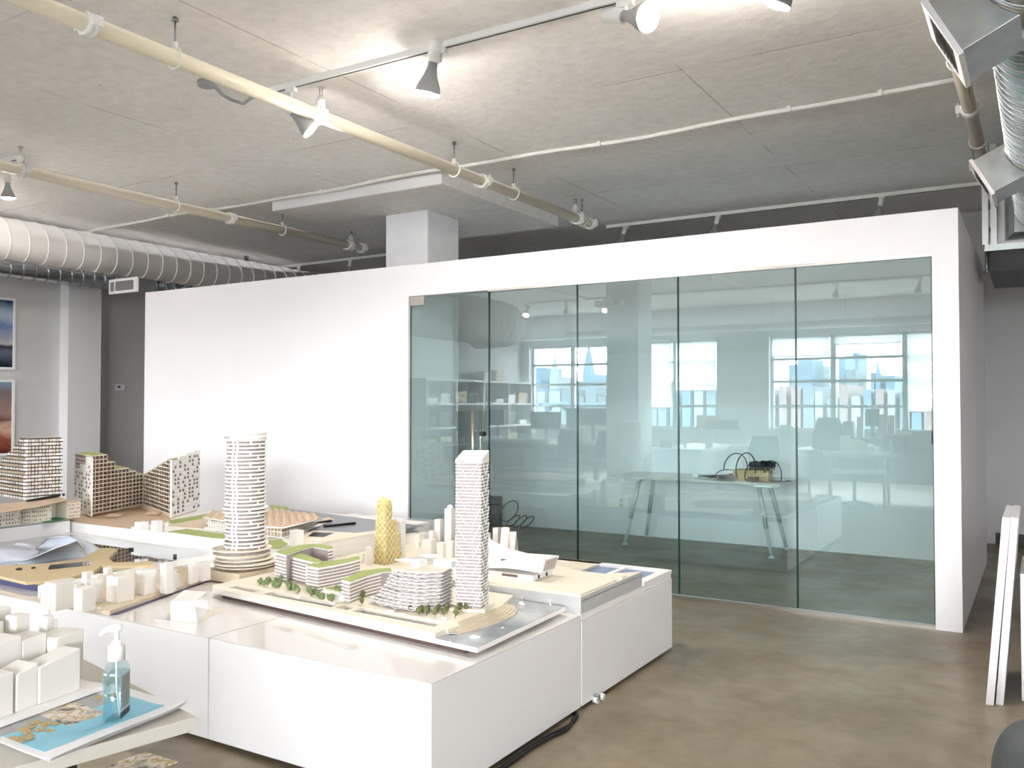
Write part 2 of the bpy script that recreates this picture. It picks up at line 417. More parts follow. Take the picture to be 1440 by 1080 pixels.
for i in range(4):
    a,b=seams[i]+.0015,seams[i+1]-.0015
    o=struct(pane(a,b,.03,OH-.012,'').build('window_%d'%(i+4),[M['pane'],M['glassedge']]))
    o['label']=['fixed glass panel next to the glass door','fixed glass panel in front of the left end of the white table','fixed glass panel in front of the right end of the white table','fixed glass panel next to the right wall of the glass room'][i]
door=struct(pane(OX0+.008,seams[0]-.003,.012,OH-.01,'').build('door_1',[M['pane'],M['glassedge']]))
door['label']='frameless glass door with long steel pull handle'
MB().box(OX0+.01,GY-.008,2.42,-4.88,GY+GT+.008,OH-.004).build('patch_hinge',M['steel'],door)
MB().box(OX0+.01,GY-.008,.006,-4.88,GY+GT+.008,.07).build('patch_hinge',M['steel'],door)
for s,nm in ((-1,'pull_handle'),(1,'pull_handle')):
    yy=GY-.055 if s<0 else GY+GT+.055
    h=MB().cyl((-4.30,yy,.55),(-4.30,yy,1.44),.0155,n=14)
    for zz in (.75,1.26): h.cyl((-4.30,GY if s<0 else GY+GT,zz),(-4.30,yy,zz),.008,n=8)
    h.build(nm,M['steel'],door)
MB().cyl((-4.235,GY-.02,1.235),(-4.235,GY+GT+.02,1.235),.022,n=16).build('lock',M['black'],door)
struct(MB().box(seams[0],BY-.004,OH-.014,OX1,BY+.05,OH+.004).build('trim_4',M['steel']))
struct(MB().box(OX0,BY-.002,0,OX1,BY+.05,.022).build('trim_5',M['steel']))
# rail on the back wall and outlet
struct(MB().box(-5.0,BB-.02,2.085,-.62,BB,2.115).build('trim_6',M['card']))
t=thing('wall_outlet','white power outlet on the back wall under the left end of the white table','outlet',(-4.3,BB,.42))
p=ony(874,707,BB); MB().box(p.x-.037,BB-.008,p.z-.06,p.x+.037,BB,p.z+.06).build('cover_plate',M['white'],t)
for dz in (-.028,.028): MB().box(p.x-.017,BB-.011,p.z+dz-.016,p.x+.017,BB-.007,p.z+dz+.016).build('socket',M['alu'],t)

# ------------------------------------------------------------------ ceiling services
def ring_coupling(c,axis,r,parent,name='coupling'):
    c=Vector(c); ax=Vector(axis); mb=MB()
    mb.lathe([(r*1.02,-.028),(r*1.36,-.026),(r*1.36,-.008),(r*1.2,-.006),(r*1.2,.006),(r*1.36,.008),(r*1.36,.026),(r*1.02,.028)],c,18,axis=ax)
    side=ax.cross(Vector((0,0,1))).normalized()
    for s in (-1,1):
        q=c+side*s*r*1.55
        mb.obox(q,(.028,.05,.05),atan2(ax.y,ax.x)+pi/2 if 0 else 0)
        mb.cyl(q-Vector((0,0,.045)),q+Vector((0,0,.045)),.008,n=8)
    return mb.build(name,M['lampwhite'],parent)
def sprinkler(c,parent):
    x,y,z=c
    s=MB().lathe([(.022,0),(.022,.03),(.03,.032),(.03,.07),(.02,.072),(.016,.1)],(x,y,z),12).build('sprinkler_head',M['lampwhite'],parent)
    MB().cyl((x-.012,y,z+.1),(x-.012,y,z+.145),.004,n=6).cyl((x+.012,y,z+.1),(x+.012,y,z+.145),.004,n=6).lathe([(.024,.145),(.024,.15)],(x,y,z),12).build('deflector',M['steel'],s)
def hanger(x,y,zp,r,parent):
    MB().cyl((x,y,zp+r+.03),(x,y,ZC),.006,n=6).lathe([(.02,ZC-.02),(.012,ZC)],(x,y,0),8).build('hanger_rod',M['galvdark'],parent)
    pts=[(x+(r+.012)*1.0*sin(a),y,zp+(r+.012)*cos(a)) for a in [2*pi*k/20 for k in range(20)]]
    MB().tube(pts,.006,6,closed=True).obox((x,y,zp+r+.03),(.03,.02,.03)).build('hanger_loop',M['lampwhite'],parent)
PZ=3.375
def sprinkler_pipe(x,y0,y1,r,couplings,heads,hangers,label):
    t=thing('sprinkler_pipe',label,'pipe',(x,y0,PZ),'sprinkler pipes under the ceiling')
    MB().cyl((x,y0,PZ),(x,y1,PZ),r,n=20).build('pipe',M['pipe'],t)
    for y in couplings: ring_coupling((x,y,PZ),(0,1,0),r,t)
    for y in heads: sprinkler((x,y,PZ+r*.9),t)
    for y in hangers: hanger(x,y,PZ,r,t)
    return t
py=lambda px,py_,x: onx(px,py_,x).y
sprinkler_pipe(-4.0,-1.0,8.15,.044,[1.55,2.55,4.13,6.1,7.85,8.13],[4.17,7.8],[3.05,5.68,6.6,7.95],'long cream sprinkler pipe crossing the ceiling above the round tower model')
sprinkler_pipe(-6.98,-1.0,8.0,.044,[3.9,6.0,7.75,7.98],[3.88,7.8],[5.35,6.7,7.8],'cream sprinkler pipe crossing the ceiling nearer the left wall')
p3=sprinkler_pipe(-.37,3.6,7.9,.042,[6.2],[],[5.3,7.0],'cream sprinkler pipe beside the silver duct')
# small sprinkler beside the silver duct
t=p3
MB().lathe([(.03,0),(.034,.05),(.03,.09)],(-.43,7.6,3.3),12).build('elbow',M['pipe'],t)
MB().cyl((-.43,7.6,3.39),(-.43,7.6,3.47),.008,n=8).lathe([(.02,3.47),(.02,3.476)],(-.43,7.6,0),10).build('deflector',M['galvdark'],t)
MB().tube([(-.43,7.6,3.34),(-.40,7.6,PZ),(-.37,7.6,PZ)],.02,8).build('nipple',M['pipe'],t)

# white surface conduit across the ceiling
def wob(x): return 6.25+.03*sin(x*1.7)+.02*sin(x*4.1)
pts=[(x,wob(x),ZC-.02) for x in [-10.6+.25*k for k in range(42)]]
t=thing('surface_conduit','white conduit running wavily across the whole ceiling in front of the glass room','conduit',(-5,6.25,ZC-.03))
MB().tube(pts,.017,10).build('tube',M['lampwhite'],t)
for x in (-8.2,-6.0,-3.0,-1.5,-.9): MB().obox((x,wob(x),ZC-.0215),(.03,.06,.04)).build('clip',M['lampwhite'],t)
# grey junction box with cable behind the long pipe
p=onz(290,121,ZC-.03)
t=thing('junction_box','small grey junction box with a looping cable on the ceiling behind the long pipe','junction box',(p.x,p.y,ZC))
MB().lathe([(.05,ZC-.035),(.055,ZC-.03),(.055,ZC+.002)],(p.x,p.y,0),14).build('box',M['lampgrey'],t)
q=onz(342,140,ZC-.02); m_=(p+q)/2
MB().tube([(p.x+.03,p.y+.03,ZC-.02),(m_.x,m_.y-.02,ZC-.045),(m_.x+.03,m_.y+.03,ZC-.07),(q.x,q.y,ZC-.05),(q.x+.08,q.y+.02,ZC-.012)],.011,8).build('cable',M['lampgrey'],t)

# track and lamps
def track(y,x0,x1,label,z=ZC):
    t=thing('light_track',label,'light track',((x0+x1)/2,y,z))
    MB().box(x0,y-.022,z-.035,x1,y+.022,z).build('rail',M['lampwhite'],t)
    MB().box(x0+.02,y-.006,z-.0365,x1-.02,y+.006,z-.034).build('slot',M['dark'],t)
    return t
track(4.075,-4.45,1.2,'white light track across the ceiling, nearest the camera')
track(9.3,-4.35,-.4,'white light track above the far edge of the glass room, right of the column')
track(9.45,-10.5,-7.6,'white light track above the far edge of the glass room, left of the column')
track(4.075,-10.4,-7.35,'short white light track at the left edge above the big white duct')
track(-2.6,-9.0,-1.0,'light track over the office desks, seen in the glass wall')
def track_lamp(mount,bulb,aim,label,lit=True,s=1,group='track lamps'):
    """mount: point on the rail; bulb: centre of the bulb face; aim: direction the face looks"""
    mount=Vector(mount); bulb=Vector(bulb); a=Vector(aim).normalized()
    t=thing('track_lamp',label,'track lamp',mount,group)
    MB().box(mount.x-.03*s,mount.y-.017,mount.z-.03,mount.x+.03*s,mount.y+.017,mount.z).build('track_adapter',M['lampwhite'],t)
    neck=bulb-a*.115*s; back=bulb-a*.215*s
    MB().tube([mount-Vector((0,0,.03)),mount-Vector((0,0,.05*s)),neck-a*.06*s+Vector((0,0,.025*s)),neck-a*.05*s],.008*s,8).build('arm',M['lampwhite'],t)
    MB().lathe([(.018*s,0),(.026*s,.008*s),(.026*s,.1*s),(.02*s,.102*s)],back,16,axis=a).build('socket',M['lampwhite'],t)
    b=MB().lathe([(.018*s,-.02*s),(.019*s,.02*s),(.026*s,.05*s),(.046*s,.095*s),(.05*s,.115*s),(.047*s,.118*s)],neck,20,axis=a).build('bulb',M['lampgrey'],t)
    MB().lathe([(.0485*s,.001*s),(.0465*s,.006*s),(.03*s,.012*s),(.006*s,.015*s)],neck+a*.117*s,20,axis=a).build('bulb_face',M['glow'] if lit else M['lampgrey'],b)
TY=4.075; ZT=ZC-.035
track_lamp((-4.17,TY,ZT),(-4.03,TY+.03,3.28),(.46,.46,-.56),'lit track lamp half hidden behind the long cream pipe',s=1.3)
track_lamp((-2.97,TY,ZT),(-3.06,TY+.0,3.33),(-.30,.10,-.95),'lit track lamp hanging mid ceiling, facing down',s=1.5)
track_lamp((-1.80,TY,ZT-.0),(-1.66,TY-.05,3.43),(.85,-.30,-.35),'lit track lamp facing sideways near the top of the ceiling',s=1.5)
track_lamp((-1.0,TY,ZT),(-1.03,TY-.02,3.36),(-.45,.1,-.85),'lit track lamp nearest the silver duct at the top',s=1.4)
track_lamp((-7.5,TY,ZT),(-7.55,TY+.02,3.27),(-.1,.1,-.95),'lit track lamp at the left edge above the big white duct',s=1.1)
track_lamp((-8.5,TY,ZT),(-8.6,TY+.06,3.32),(-.55,.35,-.6),'lit track lamp added unseen beyond the left edge to brighten the big white duct',s=1.1)  # unseen lamp, added to brighten the white duct and the left wall
for px,py_ in ((880,325),(1010,310),(1240,282)):
    m_=ony(px,py_,9.3); 
    track_lamp((m_.x,9.3,ZT),(m_.x-.02,9.2,3.36),(-.1,-.35,-.85),{880:'unlit lamp on the far track nearest the end of the long pipe',1010:'unlit lamp in the middle of the far track above the glass room',1240:'unlit lamp on the far track nearest the silver vent box'}[px],False,.95,'unlit lamps on the far track')
for px,l in ((421,'unlit lamp on the far track above the white wall'),(493,'unlit lamp on the far track beside the column')):
    m_=ony(px,375,9.45); track_lamp((m_.x,9.45,ZT),(m_.x+.01,9.4,3.36),(0,-.2,-.95),l,False,.95,'unlit lamps on the far track')
for k,(px,py_,lit) in enumerate(((738,450,1),(794,447,0),(1172,415,0),(1288,410,0),(849,432,1))):
    m_=ony(px,py_,2*GLASS_Y+2.6); track_lamp((m_.x,-2.6,ZT),(m_.x+.03,-2.55,3.33),(.1,.5,-.7) if lit else (-.2,-.3,-.9),['lit lamp on the office track, a bright dot left of the reflected column','unlit lamp on the office track right of the bright dot','unlit lamp on the office track above the middle office window','unlit lamp on the office track, last before the edge of the glass','lit lamp on the office track, a bright dot beside the reflected column'][k],bool(lit),1.15,'lamps on the office track')

# big white spiral duct on the left
def spiral_duct(p0,p1,r,pitch,label,m,name='spiral_duct',ridge=.012,group=None,ridge_m=None):
    p0=Vector(p0); p1=Vector(p1); t=thing(name,label,'duct',p0,group)
    ax=(p1-p0).normalized(); Ln=(p1-p0).length
    MB().cyl(p0,p1,r,n=40).build('tube',m,t)
    u=Vector((0,0,1)); w=ax.cross(u).normalized(); n=int(Ln/pitch*24)
    for hk in (.16,.5,.84):
        hp=p0+ax*(Ln*hk)
        MB().box(hp.x-.02,hp.y-.02,hp.z+r-.005,hp.x+.02,hp.y+.02,ZC+.001).build('hanger_strap',M['galvdark'],t)
    MB().tube([p0+ax*(Ln*k/n)+(u*cos(2*pi*k/24)+w*sin(2*pi*k/24))*(r+ridge*.2) for k in range(n+1)],ridge,5).build('spiral_seam',ridge_m or m,t)
    return t
spiral_duct((-9.62,-.6,3.30),(-9.62,10.3,3.30),.225,.21,'big white spiral duct running along the left side under the ceiling',M['ductwhite'],ridge=.009)
small=spiral_duct((-10.35,-.6,3.115),(-10.35,10.3,3.115),.13,.15,'thin silver spiral duct behind the big white duct',M['galv'],ridge=.008)
# register on the thin duct
a=ony(153,414,6.35); b=ony(193,389,6.35)
t=thing('air_register','white air register on the thin silver duct above the pilaster','air register',(a.x,6.4,a.z))
x0,x1,z0,z1=a.x,b.x,a.z,b.z
fr=MB(); fr.box(x0,6.35,z0,x1,6.37,z0+.03); fr.box(x0,6.35,z1-.03,x1,6.37,z1); fr.box(x0,6.35,z0+.03,x0+.03,6.37,z1-.03); fr.box(x1-.07,6.35,z0+.03,x1,6.37,z1-.03)
fr.build('frame',M['white'],t)
MB().box(x0+.01,6.37,z0+.01,x1-.01,6.6,z1-.01).build('box',M['galvdark'],t); MB().box(x0+.03,6.366,z0+.03,x1-.07,6.3695,z1-.03).build('grille_back',M['dark'],t)
sl=MB()
for k in range(9): sl.obox((x0/2+x1/2-.02,6.356,z0+.04+k*(z1-z0-.08)/8),(x1-x0-.1,.02,.008),rx=.5)
sl.build('louvres',M['lampgrey'],t)
MB().box(x0+.11,6.345,z0,x0+.125,6.37,z1).build('divider',M['white'],t)
# duct elbow in the office, seen in the glass
t=thing('duct_elbow','wide white duct with an elbow over the office desks, seen in the glass door','duct',(-8.6,0,2.55))
r=.40; cz=2.97
pts=[(-8.45,2.6,cz),(-8.45,-.45,cz),(-8.49,-.72,cz),(-8.6,-.95,cz),(-8.8,-1.12,cz),(-9.08,-1.2,cz),(-9.4,-1.2,cz)]
MB().tube(pts,r,32).build('tube',M['ductwhite'],t)
for yy in (2.0,-.2): MB().box(-8.47,yy,cz+r-.01,-8.43,yy+.05,ZC+.001).build('hanger_strap',M['galvdark'],t)
for k in range(14): MB().lathe([(r,-.008),(r+.012,0),(r,.008)],(-8.45,-.4+k*.21,cz),32,axis=(0,1,0)).build('seam',M['ductwhite'],t)
# silver duct at the right with two registers
dx,dz,dr=.03,3.06,.2
sd=spiral_duct((dx,1.6,dz),(dx,7.95,dz),dr,.1,'shiny silver spiral duct at the top right corner',M['galv'],ridge=.006)
def takeoff(y0,label):
    y1=y0+.36
    P1=Vector((-.347,0,2.976)); P2=Vector((-.237,0,2.77)); P4=Vector((-.03,0,2.87)); P6=P1+(P4-P2)
    t=thing('air_register',label,'air register',(-.2,y0,2.85),'silver vent boxes on the silver duct')
    sec=lambda y,k=0:[Vector((p.x,y,p.z)) for p in (P1,P2,P4,P6)]
    ax=(P4-P2).normalized(); up=(P1-P2).normalized()
    MB().loft([sec(y0),sec(y1)],smooth=False).build('box',M['galv'],t,bevel=.003)
    fr=MB(); ctr=(P1+P2)/2-ax*.008; ang=atan2(up.z,up.x)
    def fb(y_0,y_1,s0,s1):
        q=[]
        for d in (-.012,.008):
            for (yy,s) in ((y_0,s0),(y_1,s0),(y_1,s1),(y_0,s1)):
                v=P2+up*s+ax*d; q.append((v.x,yy,v.z))
        fr.add(q,[(0,1,2,3),(7,6,5,4),(0,4,5,1),(1,5,6,2),(2,6,7,3),(3,7,4,0)])
    Lg=(P1-P2).length
    fb(y0-.01,y1+.01,-.012,.03); fb(y0-.01,y1+.01,Lg-.03,Lg+.012); fb(y0-.01,y0+.03,.03,Lg-.03); fb(y1-.03,y1+.01,.03,Lg-.03)
    fr.build('frame',M['white'],t)
    sl=MB()
    for k in range(7):
        s=.045+k*(Lg-.09)/6; v=P2+up*s-ax*.012; w=P2+up*(s+.016)-ax*.003
        sl.add([(v.x,y0+.02,v.z),(v.x,y1-.02,v.z),(w.x,y1-.02,w.z),(w.x,y0+.02,w.z)],[(0,1,2,3)])
    sl.build('louvres',M['lampgrey'],t)
    ins=ax*-.003
    MB().loft([[P2+up*.02+ins+Vector((0,y0+.02,0)),P2+up*.02+ins+Vector((0,y1-.02,0)),P1-up*.02+ins+Vector((0,y1-.02,0)),P1-up*.02+ins+Vector((0,y0+.02,0))],[P2+up*.02+Vector((0,y0+.02,0)),P2+up*.02+Vector((0,y1-.02,0)),P1-up*.02+Vector((0,y1-.02,0)),P1-up*.02+Vector((0,y0+.02,0))]],smooth=False).build('grille_plate',M['white'],t)
    # saddle where the box meets the round duct
    MB().lathe([(dr*1.0,-.2),(dr*1.07,-.19),(dr*1.07,.19),(dr,.2)],(dx,(y0+y1)/2,dz),28,axis=(0,1,0)).build('saddle',M['galv'],t)
takeoff(3.5,'silver vent box with white grille, nearer of the two at the top right')
takeoff(5.95,'silver vent box, farther of the two, above the corner of the glass room')
# air handler hung from aluminium posts
t=thing('air_handler','white air handler in an aluminium frame hung at the far right ceiling','air handler',(.3,8.4,2.75))
MB().box(-.33,8.02,2.79,1.0,9.2,3.5).build('cabinet',M['white'],t)
fr=MB()
for x in (-.375,-.315): fr.box(x-.022,7.98,2.785,x+.022,8.03,ZC)
fr.box(-.38,7.98,2.735,1.05,8.04,2.785)
fr.build('frame',M['alu'],t)
MB().box(-.36,8.03,2.57,1.0,9.2,2.735).build('drip_tray',M['black'],t)
MB().cyl((-.37,8.0,2.5),(-.37,8.0,2.74),.012,n=8).lathe([(.03,2.56),(.03,2.575)],(-.37,8,0),10).build('hanger_rod',M['galvdark'],t)
c=.055; MB().loft([[(dx-.2,7.93,dz-.2),(dx+.2,7.93,dz-.2),(dx+.2,7.93,dz+.2),(dx-.2,7.93,dz+.2)],[(dx-.27,8.02,dz-.25),(dx+.27,8.02,dz-.25),(dx+.27,8.02,dz+.25),(dx-.27,8.02,dz+.25)]],smooth=False).build('collar',M['galv'],t)
# ------------------------------------------------------------------ display plinths
PH=.467
def plinth(x0,x1,y0,y1,label,top=PH,gloss=True,casters=()):
    t=thing('display_plinth',label,'plinth',((x0+x1)/2,(y0+y1)/2,0),'white display plinths')
    g=.003
    MB().box(x0+g,y0+g,.022,x1-g,y1-g,top-.006).build('body',M['plinth'],t,bevel=.002)
    MB().box(x0+g,y0+g,top-.006,x1-g,y1-g,top).build('top_panel',M['gloss'] if gloss else M['plinth'],t)
    for cx,cy in casters or ((x0+.12,y0+.12),(x1-.12,y0+.12),(x0+.12,y1-.12),(x1-.12,y1-.12)):
        MB().cyl((cx-.012,cy,.018),(cx+.012,cy,.018),.018,n=14).box(cx-.016,cy-.012,.014,cx+.016,cy+.012,.03).build('caster',M['lampwhite'],t)
    return t
X0,X1,X2,X3,X4=-1.935,-3.16,-4.38,-5.6,-6.82
Y0,Y1,Y2,Y3=2.609,3.832,5.06,6.28
plinth(X1,X0,Y0,Y1,'white plinth at the front corner, under the waterfront model with the tall tower')
plinth(X1,X0,Y1+.008,Y2,'white plinth behind the front corner, carrying the white museum model',top=.44,casters=((X0+.01,Y1+.2),(X1+.12,Y1+.12),(X0-.12,Y2-.12),(X1+.12,Y2-.12)))
plinth(X2,X1,Y0,Y1,'white plinth left of the front corner, under the small folded pavilion')
plinth(X3,X2,Y0,Y1,'white plinth under the pale blue harbour model at the left')
plinth(X4,X3,Y0,Y1,'white plinth at the left edge, under the timber podium model')
plinth(X2,X1,Y1+.008,Y2,'white plinth in the middle, under the gold lattice tower')
plinth(X3,X2,Y1+.008,Y2,'white plinth under the front of the wavy roof hall model')
plinth(X4,X3,Y1+.008,Y2,'white plinth under the stepped twin apartment model')
plinth(X3,X2-.0,Y2+.008,Y3,'rearmost white plinth, under the grey water behind the wavy roof hall')
plinth(X4-1.22,X4,Y1+.008,Y2,'rear white plinth at the far left, behind the timber podium')
plinth(X4-1.22,X4,Y0,Y1,'front white plinth at the far left, behind the printed city blocks')

# ------------------------------------------------------------------ helpers for card buildings
def shrink(poly,k):
    cx=sum(p[0] for p in poly)/len(poly); cy=sum(p[1] for p in poly)/len(poly)
    return [(cx+(p[0]-cx)*k,cy+(p[1]-cy)*k) for p in poly]
def ribbed(parent,name,polys,z0,dz,slab=.004,inset=.93,mslab=None,mcore=None,braces=(),brace_r=.0013,roof=None,roofz=None,phase=0,run=0):
    """a model tower: glazed core, thin projecting floor plates, optional zigzag braces on the given edges"""
    n=len(polys); core=MB(); pl=MB(); br=pl
    for k,p in enumerate(polys):
        a=z0+k*dz
        core.prism(shrink(p,inset),a,a+dz)
        pl.prism(p,a+dz-slab,a+dz)
    t=core.build(name,mcore or M['facade'],parent)
    for (i,cells,f0,f1) in braces:
        for k,p in enumerate(polys):
            a=z0+k*dz; m=len(p); A=Vector((*p[i%m],0)); B=Vector((*p[(i+1)%m],0))
            out=(B-A).cross(Vector((0,0,1))).normalized()*.0015
            for c in range(cells):
                t0=f0+(f1-f0)*c/cells; t1=f0+(f1-f0)*(c+1)/cells
                if run:
                    j=(k+c*2)%run; A_,B_=(t0,t1) if (c%2==0) else (t1,t0)
                    t0=A_+(B_-A_)*j/run; t1=A_+(B_-A_)*(j+1)/run
                elif (k+c+phase)%2: t0,t1=t1,t0
                q0=A.lerp(B,t0)+out; q1=A.lerp(B,t1)+out
                br.tube([(q0.x,q0.y,a),(q1.x,q1.y,a+dz)],brace_r,4)
    pl.build('floor_plates',mslab or M['card'],t)
    if roof:
        MB().prism(polys[-1],z0+n*dz,z0+n*dz+.003).build('roof',roof,t)
    return t
def pxblock(mb,pl,pr_,pb,pt,zb,mat=0,ratio=1.0,ztop=None):
    """an upright block standing on height zb; pl..pr_ its extent, pb foot of its nearest corner, pt its top"""
    c=onz((pl+pr_)/2,pb,zb); phi=atan2(-c.x,c.y); dist=-c.x*sin(YAW)+c.y*cos(YAW)
    wm=(pr_-pl)*dist/FPX
    s=wm/(cos(phi)*cos(phi-YAW)**0+ratio*sin(phi)); w,d=s,s*ratio
    fr=w*cos(phi)/(w*cos(phi)+d*sin(phi))
    q=onz(pl+(pr_-pl)*fr,pb,zb); z1=ony(pl+(pr_-pl)*fr,pt,q.y).z
    mb.box(q.x-w,q.y,zb,q.x,q.y+d,z1,mat)
    return (q.x-w,q.y,q.x,q.y+d,z1)
def tree_mesh(h,r,m,parent,x,y,z,rnd):
    mb=MB(); mb.cyl((x,y,z),(x,y,z+h*.45),.0014,n=5,mat=1)
    for k in range(4):
        mb.ball((x+rnd.uniform(-.35,.35)*r,y+rnd.uniform(-.35,.35)*r,z+h*(.5+.13*k)),r*rnd.uniform(.6,.9),0,7,1.0,.25,rnd)
    return mb.build('tree',[m,M['trunk']],parent)

# ------------------------------------------------------------------ waterfront model
WZ,LZ=.510,.532
def Fl(x): return 2.966+.108*(-1.97-x)
def Tn(x): return 3.076+.062*(-2.27-x)
def Tf(x): return 3.168+.045*(-2.27-x)
W=thing('waterfront_model','architectural model of a harbour quay with the tall ribbed tower, green roofs and tiny trees','architectural model',(-2.9,3.45,PH))
XL_=-3.80
board=[(-1.97,Fl(-1.97)),(-2.0,3.79),(XL_,3.81),(XL_,Fl(XL_))]
MB().prism(board,WZ-.021,WZ-.001).build('board',M['card'],W)
MB().prism([(-2.05,Fl(-2.05)+.02),(-2.06,3.74),(-3.74,3.76),(-3.74,Fl(-3.74)+.02)],PH+.0003,WZ-.021).build('board_foot',M['gapshade'],W)
MB().prism([(-1.971,Fl(-1.971)+.001),(-2.001,3.789),(-3.79,3.80),(-3.79,Fl(-3.79)+.002)],WZ-.001,WZ).build('water_sheet',M['water'],W)
land=MB()
land.prism([(-2.2,Fl(-2.2)),(XL_,Fl(XL_)),(XL_,Tn(XL_)),(-2.2,Tn(-2.2))],WZ-.001,LZ)
land.prism([(-2.2,Tf(-2.2)),(-2.235,3.2),(-2.225,3.56),(-2.3,3.79),(-3.79,3.80),(XL_,Tf(XL_))],WZ-.001,LZ)
for a,b in ((-2.19,-2.27),(-2.77,-2.80),(-2.885,-2.91),(-3.40,-3.48),(-3.68,XL_)):
    land.prism([(a,Tn(a)-.002),(b,Tn(b)-.002),(b,Tf(b)+.002),(a,Tf(a)+.002)],WZ-.001,LZ-.0005)
land.build('quay',M['cream'],W)
# curved landing steps on the harbour side
st=MB()
up=[(-2.235,3.165),(-2.228,3.30),(-2.222,3.42),(-2.222,3.50),(-2.235,3.56),(-2.27,3.61)]
lo=[(-2.145,3.085),(-2.118,3.25),(-2.108,3.40),(-2.115,3.50),(-2.15,3.585),(-2.22,3.66)]
for k in range(6):
    f=k/6; edge=[(a[0]+(b[0]-a[0])*f,a[1]+(b[1]-a[1])*f) for a,b in zip(lo,up)]
    st.prism(edge+[(-2.32,3.62),(-2.32,3.19)],WZ,WZ+.004+(LZ-WZ-.004)*(k+1)/6.2)
st.build('steps',M['steps'],W)
MB().prism([(-2.145,3.085),(-2.25,3.11),(-2.2,3.06)],WZ+.004,WZ+.006).build('ramp',M['concretecard'],W)
# tall ribbed tower
P0,P1,P2,P3=(-2.365,3.372),(-2.244,3.413),(-2.275,3.525),(-2.396,3.484)
foot=[P0,P1,P2,P3]; nf=44; dz=(1.225-.545)/nf
MB().prism(shrink(foot,1.35),LZ,LZ+.013).build('podium',M['cream'],W)
tw=ribbed(W,'tall_tower',[foot]*nf,.545,dz,.0045,.955,braces=((0,1,.42,.02),(0,1,.66,.97),(1,1,.5,.02),(1,1,.55,.98)),brace_r=.0021,run=5)
zt=.545+nf*dz
MB().prism(foot,zt,zt,ztop=[zt+.012,zt+.012,zt+.052,zt+.05]).build('sloping_roof',M['card'],tw)
MB().obox((-2.335,3.3815,zt+.004),(.03,.003,.006),atan2(.041,.121)).build('roof_window',M['facade'],tw)
# stepped hexagonal building beside the tower
def hexpoly(xl,dy=0):
    dy+=.03
    return [(xl,3.235+dy),(-2.60+.0,3.195+dy),(-2.475,3.205+dy),(-2.40,3.285+dy),(-2.43,3.45),(-2.56,3.50),(xl+.02,3.40)]
polys=[]
for k in range(11):
    xl=[-2.80,-2.79,-2.75,-2.74,-2.73,-2.71,-2.70,-2.69,-2.68,-2.66,-2.65][k]
    polys.append(hexpoly(xl,.006*(k>4)+.006*(k>8)))
sb=ribbed(W,'stepped_building',polys,LZ+.004,.0163,.0032,.93,braces=((0,4,0,1),(1,3,0,1),(2,2,0,1),(6,2,0,1)),brace_r=.0013)
zt2=LZ+.004+11*.0163
MB().prism(shrink(polys[-1],1.0),zt2,zt2+.002).build('roof',M['cream'],sb)
MB().box(-2.60,3.34,zt2,-2.55,3.40,zt2+.032).box(-2.53,3.42,zt2,-2.42,3.47,zt2+.028).build('roof_house',M['card'],sb)
for k,(x,y) in enumerate(((-2.62,3.42),(-2.66,3.36),(-2.59,3.47))):
    MB().prism([(x-.06,y),(x+.02,y-.03),(x+.05,y+.05),(x-.03,y+.06)],zt2+.008+.012*k,zt2+.011+.012*k).build('canopy',M['card'],sb)
# curved green roof blocks, outlined at roof height
def greenblock(outl,zr,n,name,inset=.95):
    poly=zpoly(zr,*outl); z0=LZ; d=(zr-z0)/n
    a=sum(poly[i][0]*poly[(i+1)%len(poly)][1]-poly[(i+1)%len(poly)][0]*poly[i][1] for i in range(len(poly)))
    if a<0: poly=poly[::-1]
    t=ribbed(W,name,[poly]*n,z0,d,.0065,inset)
    rim=MB().prism(poly,zr,zr+.004).build('roof_edge',M['card'],t)
    MB().prism(shrink(poly,.97),zr+.004,zr+.0065).build('green_roof',M['grass'],t)
    return t
greenblock([(480,817),(491,820),(516,811),(536,806),(552,805),(550,800),(532,801),(508,804)],.632,6,'green_roof_block')
greenblock([(430,797),(447,800),(470,796),(490,792),(508,787),(505,783),(488,787),(466,790),(446,791)],.65,7,'green_roof_block')
greenblock([(386,778),(402,782),(424,774),(440,770),(462,774),(470,772),(468,769),(440,766),(420,768),(400,773)],.675,8,'green_roof_block')
greenblock([(404,783),(424,788),(446,793),(452,789),(432,782),(416,778)],.655,7,'terrace_block')
lw=MB().prism(zpoly(LZ,(452,838),(484,846),(487,840),(456,832)),LZ,LZ+.022).build('low_hall',M['card'],W)
for k in range(4):
    c=onz(461+k*6.5,826+k*1.6,LZ+.03); MB().ball((c.x,c.y,LZ+.026),.013,0,8,.55).build('roof_bush',M['grass'],lw)
# trees and shrubs
rnd=random.Random(3)
for px,py_ in ((543,845),(548,847),(553,848),(556,850),(577,857),(589,862),(594,861),(600,862),(602,859),(612,866),(616,859),(625,864),(628,860),(640,866),(645,860),(648,858),(656,857),(660,854),(663,853),(509,851),(510,843),(529,834)):
    c=onz(px,py_+(3 if px>570 else 0),LZ); tree_mesh(rnd.uniform(.034,.044),.0125,M['leaf'],W,c.x,c.y,LZ,rnd)
for px,py_ in ((367,823),(371,826),(374,821),(385,819),(380,827),(390,828),(398,827),(404,829),(409,832),(414,831),(420,835),(428,834),(440,840),(446,843),(452,844),(460,845),(465,846),(475,834),(478,838)):
    c=onz(px,py_,LZ)
    for k in range(2): tree_mesh(rnd.uniform(.022,.034),.013,M['bush'],W,c.x+rnd.uniform(-.025,.025),c.y+rnd.uniform(0,.03),LZ,rnd)
for px,py_ in ((420,841),(468,850),(550,861),(566,866),(625,871)):
    c=onz(px,py_,LZ); MB().obox((c.x,c.y,LZ+.005),(.028,.014,.009),.1).build('kiosk',M['card'],W)
